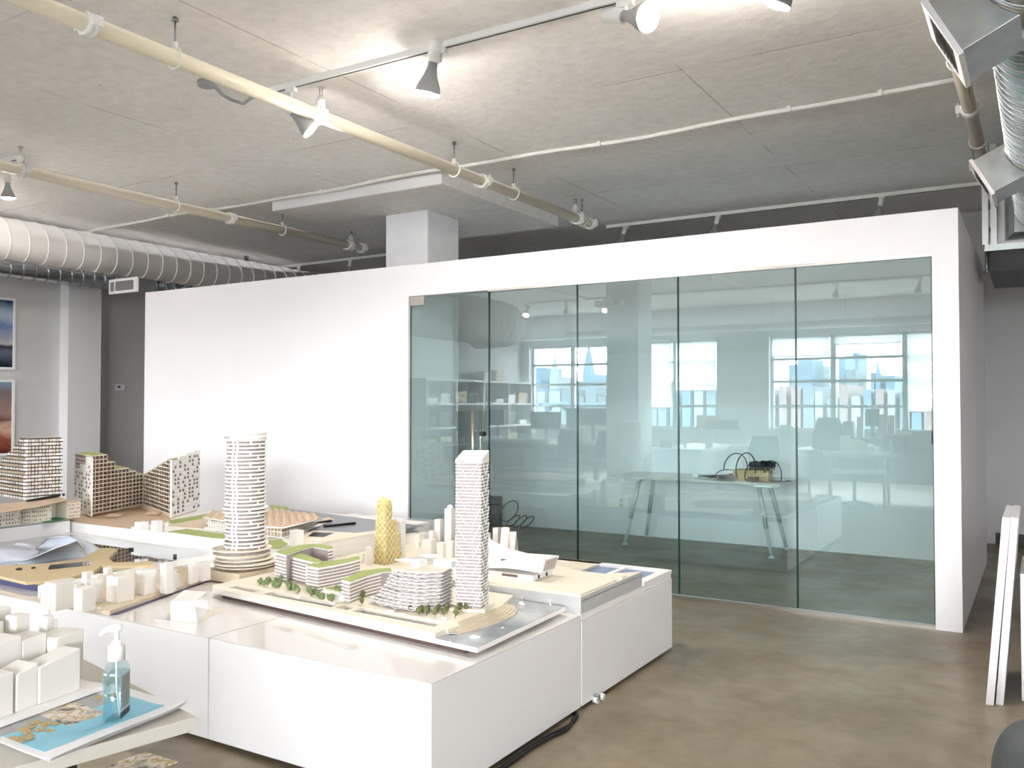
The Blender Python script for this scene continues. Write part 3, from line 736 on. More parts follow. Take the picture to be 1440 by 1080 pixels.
# boats
def boat(px,py_,L,mast,rz):
    c=onz(px,py_,WZ); b=MB(); pts=[(-.5,-.16),(.2,-.18),(.5,0),(.2,.18),(-.5,.16)]
    R=[(c.x+L*(x*cos(rz)-y*sin(rz)),c.y+L*(x*sin(rz)+y*cos(rz))) for x,y in pts]
    b.loft([[(c.x+(p[0]-c.x)*.8,c.y+(p[1]-c.y)*.8,WZ) for p in R],[(p[0],p[1],WZ+L*.12) for p in R]],smooth=False)
    o=b.build('boat',M['card'],W)
    MB().obox((c.x-L*.1*cos(rz),c.y-L*.1*sin(rz),WZ+L*.17),(L*.4,L*.2,L*.12),rz).build('cabin',M['card'],o)
    if mast: MB().cyl((c.x,c.y,WZ+L*.1),(c.x,c.y,WZ+L*1.0),.0009,n=5).build('mast',M['card'],o)
boat(668,897,.05,0,.55); boat(707,883,.016,0,.4); boat(734,850,.045,1,-.3); boat(774,851,.03,1,-.9); boat(633,903,.014,1,.2)

# ------------------------------------------------------------------ round tower model
ct=Vector((-4.06,3.61)); RB=.49
R=thing('round_tower_model','architectural model of a round white tower with a sloping crown on a spiral podium','architectural model',(ct.x,ct.y,PH))
MB().box(-4.21,3.442,RB-.021,-3.905,3.80,RB-.016).build('base_foot',M['gapshade'],R)
MB().box(-4.21,3.437,RB-.016,-3.905,3.80,.532).build('base',M['beige'],R)
def disc(mb,cx,cy,r,z0,z1,n=40,sx=1,mat=0): mb.lathe([(r,z0),(r,z1)],(cx,cy,0),n,mat,sx=sx)
pod=MB(); core=MB()
for r,z,dx_,dy_ in ((.175,.548,.01,0),(.185,.566,.012,.0),(.165,.585,0,0),(.155,.603,-.015,0),(.165,.612,-.02,0),(.17,.640,-.018,0)):
    disc(pod,ct.x+dx_,ct.y+dy_,r,z,z+.007)
disc(core,ct.x,ct.y,.135,.532,.640)
o=core.build('podium_core',M['facade'],R); pod.build('podium_terraces',M['cream'],o)
core=MB(); pl=MB(); fin=pl; rings=[]
z=.647
def twc(z):
    s=(z-.647)/(1.30-.647); return ct.x+.010-.004*sin(s*3), ct.y+.0
zs=[]; d=.0222
k=0
while z<1.285:
    cx,cy=twc(z); r=.1185+(.006 if z<.68 else 0)
    ring=abs(z-.874)<.013
    rr=.132 if ring or abs(z-.852)<.011 else r
    disc(core,cx,cy,r*.92,z,z+d,36); disc(pl,cx,cy,rr,z+d-.0095,z+d,44)
    for q in range(26):
        a=2*pi*q/26+.05*sin(k)
        if (q*7+k*3)%9==0 or q in (20,21): fin.obox((cx+r*.925*cos(a),cy+r*.925*sin(a),z+d*.3),(.003,.012,d*.6),a)
    zs.append(z); z+=d; k+=1
zt=z
tw=core.build('round_tower',M['facade'],R); pl.build('floor_plates',M['card'],tw)
cx,cy=twc(zt)
v=MB(); n=40; lo_,hi_=[],[]
view=Vector((cos(YAW),sin(YAW)))
ringp=[(cos(2*pi*q/n),sin(2*pi*q/n)) for q in range(n)]
h=[zt+.004+.030*(1+(c*view.x+s*view.y))/2 for c,s in ringp]
v.loft([[(cx+.117*c,cy+.117*s,zt) for c,s in ringp],[(cx+.119*c,cy+.119*s,hh) for (c,s),hh in zip(ringp,h)]])
v.build('crown_screen',M['card'],tw)
v=MB(); v.loft([[(cx+.122*c,cy+.122*s,hh) for (c,s),hh in zip(ringp,h)],[(cx+.122*c,cy+.122*s,hh+.006) for (c,s),hh in zip(ringp,h)]]); v.build('crown_ring',M['cream'],tw)
MB().obox((cx-.005,cy-.117,zt+.012),(.07,.006,.014),.35).build('crown_opening',M['facade'],tw)

# ------------------------------------------------------------------ wavy roof hall model
OZ=.60
H=thing('wavy_roof_model','architectural model of a wavy timber roofed hall with lawns beside slate grey water','architectural model',(-4.9,4.7,PH))
MB().box(-5.70,4.01,PH+.001,-4.0,5.36,OZ).build('board',M['card'],H)
wt=MB(); wt.prism(zpoly(OZ,(391,714),(597,740),(540,748),(470,757),(430,752),(440,736),(400,728)),OZ,OZ+.002); wt.build('water_sheet',M['greywater'],H)
MB().prism(zpoly(OZ,(236,748),(262,744),(322,752),(322,758),(300,757)),OZ,OZ+.003).build('lawn',M['grass'],H)
MB().prism(zpoly(OZ,(378,760),(395,759),(405,765),(392,772),(376,771)),OZ,OZ+.003).build('lawn',M['grass'],H)
MB().prism(zpoly(OZ,(237,734),(300,723),(305,727),(240,737)),OZ,OZ+.012).build('lawn',M['grass'],H)
MB().prism(zpoly(OZ,(380,715),(405,718),(404,721),(382,719)),OZ,OZ+.03).build('lawn',M['grass'],H)
MB().prism(zpoly(OZ,(232,740),(300,727),(330,735),(330,748)),OZ,OZ+.004).prism(zpoly(OZ,(372,742),(420,738),(462,728),(470,732),(430,744),(425,752),(378,757)),OZ,OZ+.006).build('terrace',M['beige'],H)
# hall body and folded roof
RZ=.69
body=zpoly(OZ,(294,744),(330,750),(396,757),(446,740),(405,733),(330,733))
hb=MB().prism(body,OZ+.006,RZ-.03).build('hall',M['facadewood'],H)
MB().prism(shrink(body,1.06),OZ+.04,OZ+.045).prism(shrink(body,1.1),OZ+.006,OZ+.012).build('balcony',M['card'],hb)
cols=MB()
for f in range(14):
    for a,b in ((0,1),(1,2),(2,3)):
        A=Vector(body[a]); B=Vector(body[b]); q=A.lerp(B,f/14)*1.0
        cols.box(q.x-.003,q.y-.006,OZ,q.x+.003,q.y,RZ-.025)
cols.build('columns',M['card'],hb)
rl=[onz(286,726,RZ),onz(345,737,RZ),onz(396,741,RZ),onz(453,728,RZ)]   # front edge, left to right
rb=[onz(300,719,RZ),onz(345,716,RZ),onz(392,715,RZ),onz(440,724,RZ)]  # rear edge
def along(L,t):
    t*=len(L)-1; i=min(int(t),len(L)-2); return L[i].lerp(L[i+1],t-i)
rf=MB(); und=MB(); N_=30
secs=[]
for k in range(N_+1):
    a=along(rl,k/N_); b=along(rb,k/N_); dzr=.012*(1 if k%2 else -1)
    rise=.022*sin(pi*k/N_)
    secs.append([(a.x,a.y,RZ-.012),(a.x,a.y,RZ+dzr*.6),((a.x+b.x)/2,(a.y+b.y)/2,RZ+.012+dzr+rise*.4),(b.x,b.y,RZ+dzr*.6),(b.x,b.y,RZ-.012)])
rf.loft(secs,smooth=False)
rf.build('folded_roof',M['wood'],hb)
MB().tube([tuple(p+Vector((0,0,-.008))) for p in rl],.006,5).build('roof_edge',M['card'],hb)
pr_=MB()
for pts in (((455,742),(500,737.5)),((442,738),(466,734)),):
    a=onz(*pts[0],OZ); b=onz(*pts[1],OZ); pr_.tube([(a.x,a.y,OZ+.01),(b.x,b.y,OZ+.01)],.009,4)
pr_.build('pier',M['black'],H)
MB().prism(zpoly(OZ,(433,755),(440,749),(470,750),(455,756)),OZ,OZ+.0035).build('basin',M['black'],H)
MB().prism(zpoly(OZ,(425,752),(440,746),(500,750),(540,745),(542,748),(470,760),(430,770),(410,768)),OZ,OZ+.003).build('quay',M['cream'],H)
for a in ((407,427,770,747,OZ),(190,208,747,735,OZ),(213,228,750,733,OZ),(228,236,748,737,OZ),(440,453,766,760,OZ)):
    bl=MB(); pxblock(bl,*a); bl.build('massing_block',M['card'],H)

# ------------------------------------------------------------------ city model with museum
CZ=.49
C=thing('museum_city_model','architectural model of a white museum on a pale cliff with blank white city blocks','architectural model',(-2.9,4.45,.44))
MB().box(-3.155,3.845,.441,-1.942,5.05,CZ-.02).box(-3.97,3.85,.4685,-3.155,5.05,CZ-.02).build('board',M['card'],C)
MB().box(-3.97,3.85,CZ-.02,-2.4,5.06,CZ).build('ground',M['cream'],C)
bk=[xy(onz(*q_,.56)) for q_ in ((899,812),(850,805),(800,799),(786,796))]
cl=[(-1.941,3.838),(-1.941,4.60)]+bk[1:]+[(-2.9,4.75),(-3.02,4.5),(-2.95,3.88),(-2.45,3.845)]
MB().prism(cl,CZ-.02,.553,side=1).build('cliff',[M['cream'],M['concretecard']],C)
cap=MB().prism([(-1.947,3.846),(-1.947,4.28),(-1.99,4.29),(-1.99,4.33),(-1.947,4.34),(-1.947,4.40),xy(onz(850,811,.565)),xy(onz(800,800,.565)),(-2.85,4.7),(-3.0,4.5),(-2.93,3.89)],.553,.565)
cap.build('plateau',M['cream'],C)
MB().box(-1.944,3.84,.532,-1.9395,4.62,.534).build('joint_line',M['galvdark'],C)
fr=MB()
fr.box(-1.99,4.62,CZ-.02,-1.938,5.0,CZ); fr.box(-3.1,5.0,CZ-.02,-1.938,5.055,CZ)
fr.box(-2.24,4.66,CZ-.02,-2.21,5.01,CZ-.004); fr.box(-2.52,4.7,CZ-.02,-2.49,5.01,CZ-.004)
fr.build('rim',M['card'],C)
MB().box(-2.9,4.6,CZ-.02,-1.985,5.01,CZ-.014).build('blue_inlay',M['bluefilm'],C)
# museum
MZ=.565
a=onz(750,817,MZ); b=onz(779,809,MZ); yf,yb=a.y,b.y
pod=MB().box(-2.95,yf,MZ,a.x,yb+.02,MZ+.027).build('museum_podium',M['card'],C)
w0=ony(706,803,yf); w1=ony(728,806,yf)
MB().box(w0.x,yf-.002,MZ+.008,w1.x,yf+.004,MZ+.022).build('strip_window',M['facadedark'],pod)
for f in (.3,.75):
    yy=yf+(yb-yf)*f; MB().box(a.x-.004,yy-.008,MZ+.004,a.x+.002,yy+.008,MZ+.022).build('door_opening',M['black'],pod)
def sec(fb,ft,bt,bb,yf_,yb_):
    return [ony(*fb,yf_),ony(*ft,yf_),ony(*bt,yb_),ony(*bb,yb_)]
secs=[sec((660,795),(660,757),(664,738),(664,775),yf+.02,yb),sec((692,799),(692,774),(694,761),(694,785),yf+.01,yb),sec((712,799),(712,781),(718,772),(718,790),yf,yb),sec((730,801),(735,785),(742,778),(745,793),yf,yb),sec((748,804),(752,786.5),(764,779.5),(765,797),yf,yb),sec((761,806),(766,787.5),(786,781.5),(781,800),yf-.005,yb+.01)]
mus=MB().loft(secs,smooth=False).build('museum',M['card'],C)
e=secs[-1]; cc=sum((Vector(p) for p in e),Vector())/4
inn=[cc+(Vector(p)-cc)*.76+Vector((.003,0,0)) for p in e]
MB().add(inn+[Vector(p)-Vector((.006,0,0)) for p in inn],[(0,1,2,3),(7,6,5,4),(0,4,5,1),(1,5,6,2),(2,6,7,3),(3,7,4,0)]).build('end_window',M['facade'],mus)
q=[ony(704,786,yf-.0025),ony(714,786.5,yf-.0025),ony(705,789,yf-.0025)]
MB().add(q+[p+Vector((0,.004,0)) for p in q],[(0,1,2),(5,4,3),(0,3,4,1),(1,4,5,2),(2,5,3,0)]).build('slot_window',M['facadedark'],mus)
q=onz(724,779,.598); MB().lathe([(.025,0),(.025,.004)],(q.x,q.y+.02,.603),14,sx=1.3,sy=.5).build('roof_opening',M['facade'],mus)
# gold lattice tower
g0=Vector(xy(onz(541,795,CZ)));
def gpoly(dl,dr): # left depth along -x, right depth along +y
    return [(g0.x,g0.y),(g0.x+.02*0,g0.y+dr),(g0.x-dl,g0.y+dr),(g0.x-dl,g0.y+.01)]
H0=CZ; lev=[(0,.103,.175),(.095,.092,.150),(.185,.085,.118),(.27,.078,.075),(.385,.072,.062)]
gc=MB(); lat=MB()
ztops=[]
for (h0,dl,dr),(h1,_,_) in zip(lev[:-1],lev[1:]):
    p=gpoly(dl,dr); gc.prism(shrink(p,.93),H0+h0,H0+h1)
    lat.prism(shrink(p,1.02),H0+h1-.003,H0+h1)
    for i in range(4):
        A=Vector((*p[i],0)); B=Vector((*p[(i+1)%4],0)); Ln=(B-A).length; nn=max(3,int(Ln/.02)); hh=h1-h0; rows=max(2,int(hh/.02))
        for r_ in range(rows):
            za=H0+h0+hh*r_/rows; zb_=H0+h0+hh*(r_+1)/rows
            for c_ in range(nn):
                t0,t1=c_/nn,(c_+1)/nn
                if (r_+c_)%2: t0,t1=t1,t0
                x_=A.lerp(B,t0); y_=A.lerp(B,t1); lat.tube([(x_.x,x_.y,za),(y_.x,y_.y,zb_)],.0029,4)
p=gpoly(.072,.062); zt=H0+.372
gc.prism(shrink(p,.93),zt,zt,ztop=[zt+.012,zt+.03,zt+.05,zt+.03])
gt=gc.build('gold_tower',M['goldcore'],C); lat.build('lattice',M['gold'],gt)
# blank city blocks
city=((593,616,783,760),(614,629,785,764),(627,641,785,762),(611,624,764,731),(625,641,766,716),(603,612,766,747),(569,606,766,752),(555,570,788,734),(505,513,793,779),(514,524,796,770),(693,705,768,743),(584,592,770,763),(640,660,786,755),(660,690,780,752))
for c_ in city:
    mb=MB(); e=pxblock(mb,*c_,CZ)
    if c_[0]==625:
        xm,ym=(e[0]+e[2])/2,(e[1]+e[3])/2; w=(e[2]-e[0])/2
        mb.lathe([(w*.8,e[4]),(w*.8,e[4]+.012),(w*.6,e[4]+.022),(w*.2,e[4]+.028)],(xm,ym,0),12)
    mb.build('massing_block',M['print'],C)
def twist(px,pb,pt,w):
    q=onz(px,pb,CZ); z1=ony(px,pt,q.y).z; secs=[]
    for k in range(9):
        f=k/8; a=.5*f; s=w*(1-.12*f)
        secs.append([(q.x+s*(cx_*cos(a)-cy_*sin(a)),q.y+s*(cx_*sin(a)+cy_*cos(a)),CZ+(z1-CZ)*f) for cx_,cy_ in ((-.5,-.5),(.5,-.5),(.5,.5),(-.5,.5))])
    MB().loft(secs,smooth=False).build('twisted_block',M['print'],C)
twist(711,776,742,.06); twist(721,776,748,.055)
# road lines between the blocks
MB().prism(zpoly(CZ,(520,815),(620,788),(640,790),(560,812)),CZ,CZ+.001).prism(zpoly(CZ,(569,785),(600,782),(640,792),(600,796)),CZ,CZ+.001).build('road',M['concretecard'],C)

# ------------------------------------------------------------------ harbour model with silver shells
L=thing('shell_harbour_model','architectural model of silver shell roofs on sandy piers in dark mirror water','architectural model',(-5.6,3.4,PH))
LZ2=.5
MB().box(-6.46,2.76,PH+.001,-4.72,4.0,LZ2-.004).build('board',M['navy'],L)
MB().box(-6.455,2.765,LZ2-.004,-4.725,3.985,LZ2-.001).build('water_sheet',M['mirror'],L)
rim=MB(); rim.box(-6.5,3.985,PH+.001,-4.722,4.008,LZ2+.004); rim.box(-4.722,2.75,PH+.001,-4.70,4.008,LZ2+.002)
rim.build('rim',M['card'],L)
def z6(*pts): return [xy(onz(a/6,730+b/6,.515)) for a,b in pts]
sand=MB()
sand.prism(z6((0,395),(395,372),(540,352),(700,325),(845,243),(990,248),(918,328),(960,366),(1285,355),(1300,388),(850,396),(780,445),(520,505),(222,532),(0,480)),LZ2-.001,.515)
sand.build('pier_deck',M['sandboard'],L)
MB().prism(z6((405,428),(420,388),(782,352),(772,388)),.515,.516).build('deck_pool',M['mirror'],L)
for q in ((160,428,.02),(282,416,.014)):
    c=onz(q[0]/6,730+q[1]/6,.515); MB().ball((c.x,c.y,.518),q[2],0,8,.5).build('model_car',M['black'],L)
for q in ((1105,258),(1060,398),(1150,392)):
    c=onz(q[0]/6,730+q[1]/6,LZ2); MB().obox((c.x,c.y,LZ2+.006),(.03,.014,.014),.4).build('model_boat',M['black'],L)
c=onz(246,783,LZ2); MB().obox((c.x,c.y,LZ2+.008),(.02,.012,.016),.4).build('model_boat',M['black'],L)
def shell(front,ridge,back,hts,name='shell_roof'):
    """front and back: foot points; ridge: plan points with heights"""
    secs=[]
    for f,r_,b,h_ in zip(front,ridge,back,hts):
        f=onz(f[0]/6,730+f[1]/6,LZ2); b=onz(b[0]/6,730+b[1]/6,LZ2); r0=onz(r_[0]/6,730+r_[1]/6,LZ2+h_)
        p=[]
        for k in range(9):
            t=k/8
            if t<=.5: q=Vector(f).lerp(r0,t*2); q.z=LZ2+h_*sin(pi/2*t*2)**.8
            else: q=r0.lerp(Vector(b),(t-.5)*2); q.z=LZ2+h_*sin(pi/2*(1-t)*2)**.8
            p.append(tuple(q))
        secs.append(p+[tuple(Vector((b.x,b.y,LZ2-.002))),tuple(Vector((f.x,f.y,LZ2-.002)))])
    MB().loft(secs).build(name,M['silver'],L)
shell([(150,378),(300,372),(430,350),(540,330),(640,322),(722,322)],[(150,372),(300,320),(460,250),(570,215),(650,185),(722,262)],[(170,370),(330,330),(480,300),(600,280),(700,270),(760,290)],[.008,.05,.10,.12,.125,.03])
shell([(310,255),(380,260),(480,280),(600,290),(740,310),(845,282)],[(325,240),(395,160),(500,150),(600,152),(720,190),(850,243)],[(330,235),(420,240),(540,235),(640,235),(780,250),(860,262)],[.01,.10,.125,.12,.08,.008])
shell([(-60,368),(0,365),(100,352),(220,345),(320,300)],[(-60,254),(0,252),(110,250),(220,265),(330,270)],[(-60,248),(0,245),(120,225),(240,250),(340,262)],[.08,.075,.06,.045,.01])
shell([(80,255),(130,262),(220,268),(300,262)],[(90,225),(140,203),(210,210),(300,235)],[(100,222),(160,215),(230,215),(310,230)],[.01,.045,.045,.012])

# ------------------------------------------------------------------ printed city blocks beside the folded pavilion
KZ=.49
K=thing('printed_city_model','small board of translucent white printed city blocks along the plinth edge','architectural model',(-4.2,3.1,PH))
kb=[xy(onz(122,866,.488)),xy(onz(44,846,.488)),(-4.69,3.55),(-4.25,3.62)]
kb=[(-3.9,2.63),(-4.44,2.63),(-4.62,3.60),(-4.225,3.60)]
MB().prism(kb,PH+.001,KZ).build('board',M['beige'],K)
for c_ in ((57,72,850,823),(63,102,860,821),(104,133,862,828),(122,143,850,816),(100,118,845,822),(150,187,849,812),(192,219,838,803),(145,158,822,799),(115,131,825,805),(128,150,832,810),(225,244,836,793),(232,248,833,801),(238,252,828,808),(264,274,822,795),(270,279,820,790),(278,296,818,796),(176,196,828,806),(205,226,822,802),(160,178,826,806),(88,104,838,815)):
    mb=MB(); pxblock(mb,*c_,KZ); mb.build('massing_block',M['print'],K,bevel=.004)
c=onz(138,857,KZ); MB().obox((c.x,c.y,KZ+.006),(.016,.016,.012)).build('massing_block',M['print'],K)
nb=MB().prism([(-3.88,2.66),(-3.9,2.63),(-4.21,3.5),(-4.18,3.5)],PH+.0005,PH+.004)
tag(nb.build('floor_strip',M['navy']),'thin dark blue strip lying on the plinth beside the printed city blocks','strip')

# ------------------------------------------------------------------ folded pavilion
f=thing('folded_pavilion_model','small white folded paper pavilion with an open end on the glossy plinth','architectural model',(-3.55,2.85,PH))
yA=onz(240,870,PH).y
fb0,fb1=onz(241,873,PH),onz(278,876,PH)
ft0,ft1=ony(240,847,fb0.y),ony(273,846,fb1.y)
# walls: front panel, top panel, open right end
rb1=onz(296,858,PH); rt1=ony(292,833,rb1.y)
lt=ony(259,831,rb1.y+.02); lb=Vector((lt.x,lt.y,PH))
def plate(pts,th,name):
    n=(Vector(pts[1])-Vector(pts[0])).cross(Vector(pts[2])-Vector(pts[0])).normalized()*th
    k=len(pts); mb=MB(); vs=[Vector(p) for p in pts]+[Vector(p)+n for p in pts]
    mb.add(vs,[tuple(range(k)),tuple(range(2*k-1,k-1,-1))]+[(i,k+i,k+(i+1)%k,(i+1)%k) for i in range(k)])
    return mb.build(name,M['card'],f)
up_=Vector((0,0,.001))
plate([fb0+up_,fb1+up_,ft1,ft0],.004,'front_panel'); plate([ft0,ft1,rt1,lt],.004,'roof_panel'); plate([lb+up_,rb1+up_,rt1,lt],.004,'rear_panel')
tp=[onz(214,872,PH),onz(240,862,PH),onz(244,874,PH)]; MB().prism([xy(p) for p in tp],PH,PH+.002).build('base_plate',M['card'],f)
tp=[onz(280,876,PH),onz(318,856,PH),onz(296,856,PH)]; MB().prism([xy(p) for p in tp],PH,PH+.002).build('base_plate',M['cream'],f)

# ------------------------------------------------------------------ twin stepped apartment model
TZ=.57
A=thing('twin_apartment_model','architectural model of a V shaped stepped apartment block with white gable ends','architectural model',(-6.4,4.6,PH))
MB().box(-7.3,4.06,PH+.015,-5.715,5.0,TZ).build('base',M['card'],A)
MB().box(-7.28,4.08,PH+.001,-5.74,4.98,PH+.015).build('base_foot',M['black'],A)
MB().box(-7.29,4.065,TZ,-5.72,4.99,TZ+.003).build('plaza',M['wood'],A)
MB().prism(zpoly(TZ,(255,722),(298,716),(298,728),(232,736)),PH+.001,TZ+.004).build('ramp_wall',M['card'],A)
BZ=TZ+.035
W0,W1,W2,W3,W4=[Vector(xy(onz(a,b,BZ))) for a,b in ((104,714),(128,723),(201,709),(241,724),(281,712))]
th=(W0-W1)           # depth of the left wing
th2=(W4-W3)
def top(px,py_,P): return ony(px,py_,P.y).z
FD=.0335
hl=[top(128,644,W1)]
zz=hl[0]
nb_=7; stepsL=[0,0,1.0,2.0,3.0,3.0,4.0]
ex=MB(); frm=MB(); rfs=MB()
dirL=(W2-W1)/nb_
base=A
def bay(P,Q,dep,zt,core,frame,roof):
    nfl=max(1,round((zt-BZ)/FD)); zt=BZ+nfl*FD
    p=[tuple(P),tuple(Q),tuple(Q+dep),tuple(P+dep)]
    core.prism(shrink(p,.93),BZ,zt)
    for k in range(nfl+1): frame.prism(p,BZ+k*FD-.0035,BZ+k*FD+.0035)
    u=(Q-P).normalized()*.003; n_=dep.normalized()*.02
    for S in (P,Q,(P+Q)/2):
        frame.prism([tuple(S-u),tuple(S+u),tuple(S+u+n_),tuple(S-u+n_)],BZ,zt)
    roof.prism(shrink(p,.9),zt+.0035,zt+.006)
zt=hl[0]
tops=[zt,zt,zt-2*FD,zt-4*FD,zt-4*FD,zt-5*FD,zt-6*FD]
for k in range(nb_): bay(W1+dirL*k,W1+dirL*(k+1),th,tops[k],ex,frm,rfs)
t=ex.build('left_wing',M['facadedark'],A); frm.build('balcony_grid',M['cream'],t); rfs.build('green_roof',M['grass'],t)
ex=MB(); frm=MB(); rfs=MB(); nr=6; dirR=(W3-W2)/nr; zr=top(241,648,W3); z2=tops[-1]-.5*FD
for k in range(nr): bay(W2+dirR*k,W2+dirR*(k+1),th2*(.98),z2+(zr-z2)*(k+.6)/nr,ex,frm,rfs)
t2=ex.build('right_wing',M['facadedark'],A); frm.build('balcony_grid',M['cream'],t2); rfs.build('green_roof',M['grass'],t2)
def gable(P,Q,z0,zts,name,rows,ncol,par,thk=.03):
    d=(Q-P); n_=Vector((d.y,-d.x)).normalized()
    if (P+n_).length>(P-n_).length: n_=-n_
    w=MB(); m=len(zts)
    for k,zt_ in enumerate(zts):
        a,b=P+d*k/m,P+d*(k+1)/m
        w.prism([tuple(a),tuple(b),tuple(b-n_*thk),tuple(a-n_*thk)],z0,zt_)
    g=w; rn=random.Random(5)
    for r_ in range(rows):
        z=z0+.02+r_*FD
        for c_ in range(ncol):
            f_=(c_+.5+rn.choice((-.18,.18)))/ncol; k=min(m-1,int(f_*m))
            if z+FD*.7>zts[k]-.01 or rn.random()<.2: continue
            a=P+d*(f_-.18/ncol); b=P+d*(f_+.18/ncol)
            g.prism([tuple(a+n_*.002),tuple(b+n_*.002),tuple(b-n_*.004),tuple(a-n_*.004)],z,z+FD*.62,1)
    return w.build(name,[M['card'],M['facadedark']],par)
hz=[top(105,657,W0),top(113,651,W0),hl[0]+.004]
gable(W0,W1,BZ-.02,hz,'gable_wall',15,5,A,.012)
hz=[zr+.004,top(255,641,W3+th2*.35),top(266,637,W3+th2*.6),top(275,633,W4)]
gable(W3,W4,BZ-.02,hz,'gable_wall',17,6,A,.012)
MB().prism([tuple(W1+dirL*.2+th*.2),tuple(W2-(W2-W1)*.02+th*.1),tuple(W3-(W3-W2)*.02+th2*.05),tuple(W4-th2*.1),tuple(W4-th2*.1+th*.4),tuple(W2+th*.7),tuple(W0+dirL*.2)],TZ+.003,BZ-.004).build('ground_floor',M['wood'],A)
for px_,py__ in ((160,728),(215,725)):
    c=onz(px_,py__,TZ); MB().obox((c.x,c.y,TZ+.02),(.12,.05,.006),.3,rx=.3).build('entrance_canopy',M['wood'],A)

# ------------------------------------------------------------------ timber podium tower model at the left edge
SZ=.60
S=thing('timber_podium_model','architectural model of a terraced tower with dark balcony bands over a timber podium','architectural model',(-6.9,3.6,PH))
MB().box(-7.9,2.75,PH+.001,-6.5,4.035,SZ-.012).build('base',M['plinth'],S)
MB().box(-7.9,2.75,SZ-.012,-6.5,4.035,SZ-.004).build('base_line',M['galvdark'],S)
MB().box(-7.89,2.76,SZ-.004,-6.51,4.03,SZ+.004).build('street_board',M['concretecard'],S)
blk=[((18,730),(55,735),(90,722),(56,713)),]
def podblock(px,py_,w,d,h,rz=0):
    c=onz(px,py_,SZ+.004); e=MB(); x,y=min(c.x,-6.515),c.y; d=min(d,4.022-y)
    e.box(x-w,y,SZ+.004,x,y+d,SZ+.004+h)
    rn=random.Random(int(px))
    for r_ in range(4):
        for k in range(9):
            zz=SZ+.014+r_*h/4.2
            if rn.random()<.65: e.box(x-.002,y+d*(k+.3)/9,zz,x+.001,y+d*(k+.6)/9,zz+h*.1,1)
            if rn.random()<.65: e.box(x-w*(k+.3)/9,y-.001,zz,x-w*(k+.6)/9,y+.002,zz+h*.1,1)
    o=e.build('podium_block',[M['cream'],M['dark']],S)
    MB().box(x-w-.004,y-.004,SZ+.004+h,x+.004,y+d+.004,SZ+.012+h).build('timber_roof',M['wood'],o)
podblock(20,737,.2,.16,.125); podblock(55,736,.17,.14,.13); podblock(90,725,.2,.15,.13); podblock(113,727,.2,.2,.12); podblock(-8,742,.2,.2,.12)
MB().prism(zpoly(SZ+.004,(55,733),(92,724),(104,727),(70,735)),SZ+.004,SZ+.006).build('lawn',mat('courtyard green',(60,140,100),.9),S)
tz=SZ+.135; tzl=tz
MB().prism(zpoly(tz,(-30,712),(38,706),(80,699),(95,704),(60,712),(0,722)),tz,tz+.006).build('podium_deck',M['wood'],S)
c0=onz(36,702,tz); c1=onz(86,699,tz)
dist=8.4; nfl=17; FH=(ony(38,617,c0.y).z-tz)/nfl
ta_=Vector(xy(onz(36,704,tz))); tb_=Vector(xy(onz(85,700,tz))); td=(tb_-ta_); tn=Vector((-td.y,td.x)).normalized()
def tower(w0,w1,n,cut,name):
    a=ta_+tn*w0; b=a+td*cut; polys=[]; dep=tn*(w1-w0); u=td.normalized()
    for k in range(n):
        g=.010*(k%2)+.003
        polys.append([tuple(a-u*g),tuple(b+u*g),tuple(b+dep+u*g),tuple(a+dep-u*g)])
    o=ribbed(S,name,polys,tz+.006,FH,.011,.955,M['bronze'],M['facadewood'])
    cl_=MB(); rn=random.Random(n); m=10; q2=max(2,int((w1-w0)/.04))
    for k in range(n):
        z=tz+.006+k*FH
        if w0==0:
            for c_ in range(m+1):
                q=a.lerp(b,c_/m); w_=u*(.006 if rn.random()<.6 else .014); n_=tn*.012
                cl_.prism([tuple(q-w_),tuple(q+w_),tuple(q+w_+n_),tuple(q-w_+n_)],z,z+FH*.7)
        for c_ in range(q2+1):
            q=a.lerp(a+dep,c_/q2); w_=tn*(.007 if rn.random()<.5 else .013); n_=u*.012
            cl_.prism([tuple(q-w_),tuple(q+w_),tuple(q+w_+n_),tuple(q-w_+n_)],z,z+FH*.7)
    cl_.build('pier_screen',M['card'],o)
    MB().prism(shrink(polys[0],.9),tz+.006+n*FH,tz+.008+n*FH).build('roof',M['wood'],o)
tower(0,.12,nfl,1,'balcony_tower'); tower(.12,.22,15,.85,'balcony_tower'); tower(.22,.33,13,.8,'balcony_tower'); tower(.33,.45,11,.8,'balcony_tower'); tower(.45,.58,9,.8,'balcony_tower'); tower(.58,.8,7,.8,'balcony_tower')
MB().tube([Vector((*xy(onz(38,707,tz)),tz+.012)),Vector((*xy(onz(90,699,tz)),tz+.02))],.011,6).build('dark_edge',M['black'],S)
# ------------------------------------------------------------------ foreground table with printed blocks, papers and bottle
TB=.85
tc=[onz(277,1008,TB),onz(85,1061,TB)]
ta=Vector(xy(tc[0])); tb=Vector(xy(tc[1])); du=(ta-tb).normalized(); dv=Vector((-du.y,du.x))
tab=thing('side_table','grey table top in the near left corner holding papers and printed blocks','table',(-1.9,1.0,0))
g0=ta-du*1.0; poly=[tuple(ta),tuple(ta+dv*.9),tuple(g0+dv*.9),tuple(g0)]
MB().prism(poly,TB-.028,TB).build('table_top',mat('warm grey laminate',(196,192,182),.5),tab,bevel=.002)
for a,b in ((.1,.1),(.1,.8),(.9,.1),(.9,.8)):
    q=ta-du*(a+.35*(a<1))+dv*b; MB().cyl((q.x,q.y,0),(q.x,q.y,TB-.028),.02,n=12).build('leg',M['alu'],tab)
MB().prism([tuple(ta-du*.22+dv*.12),tuple(ta-du*.22+dv*.8),tuple(g0+du*.1+dv*.8),tuple(g0+du*.1+dv*.12)],.60,.62).build('lower_shelf',M['white'],tab)
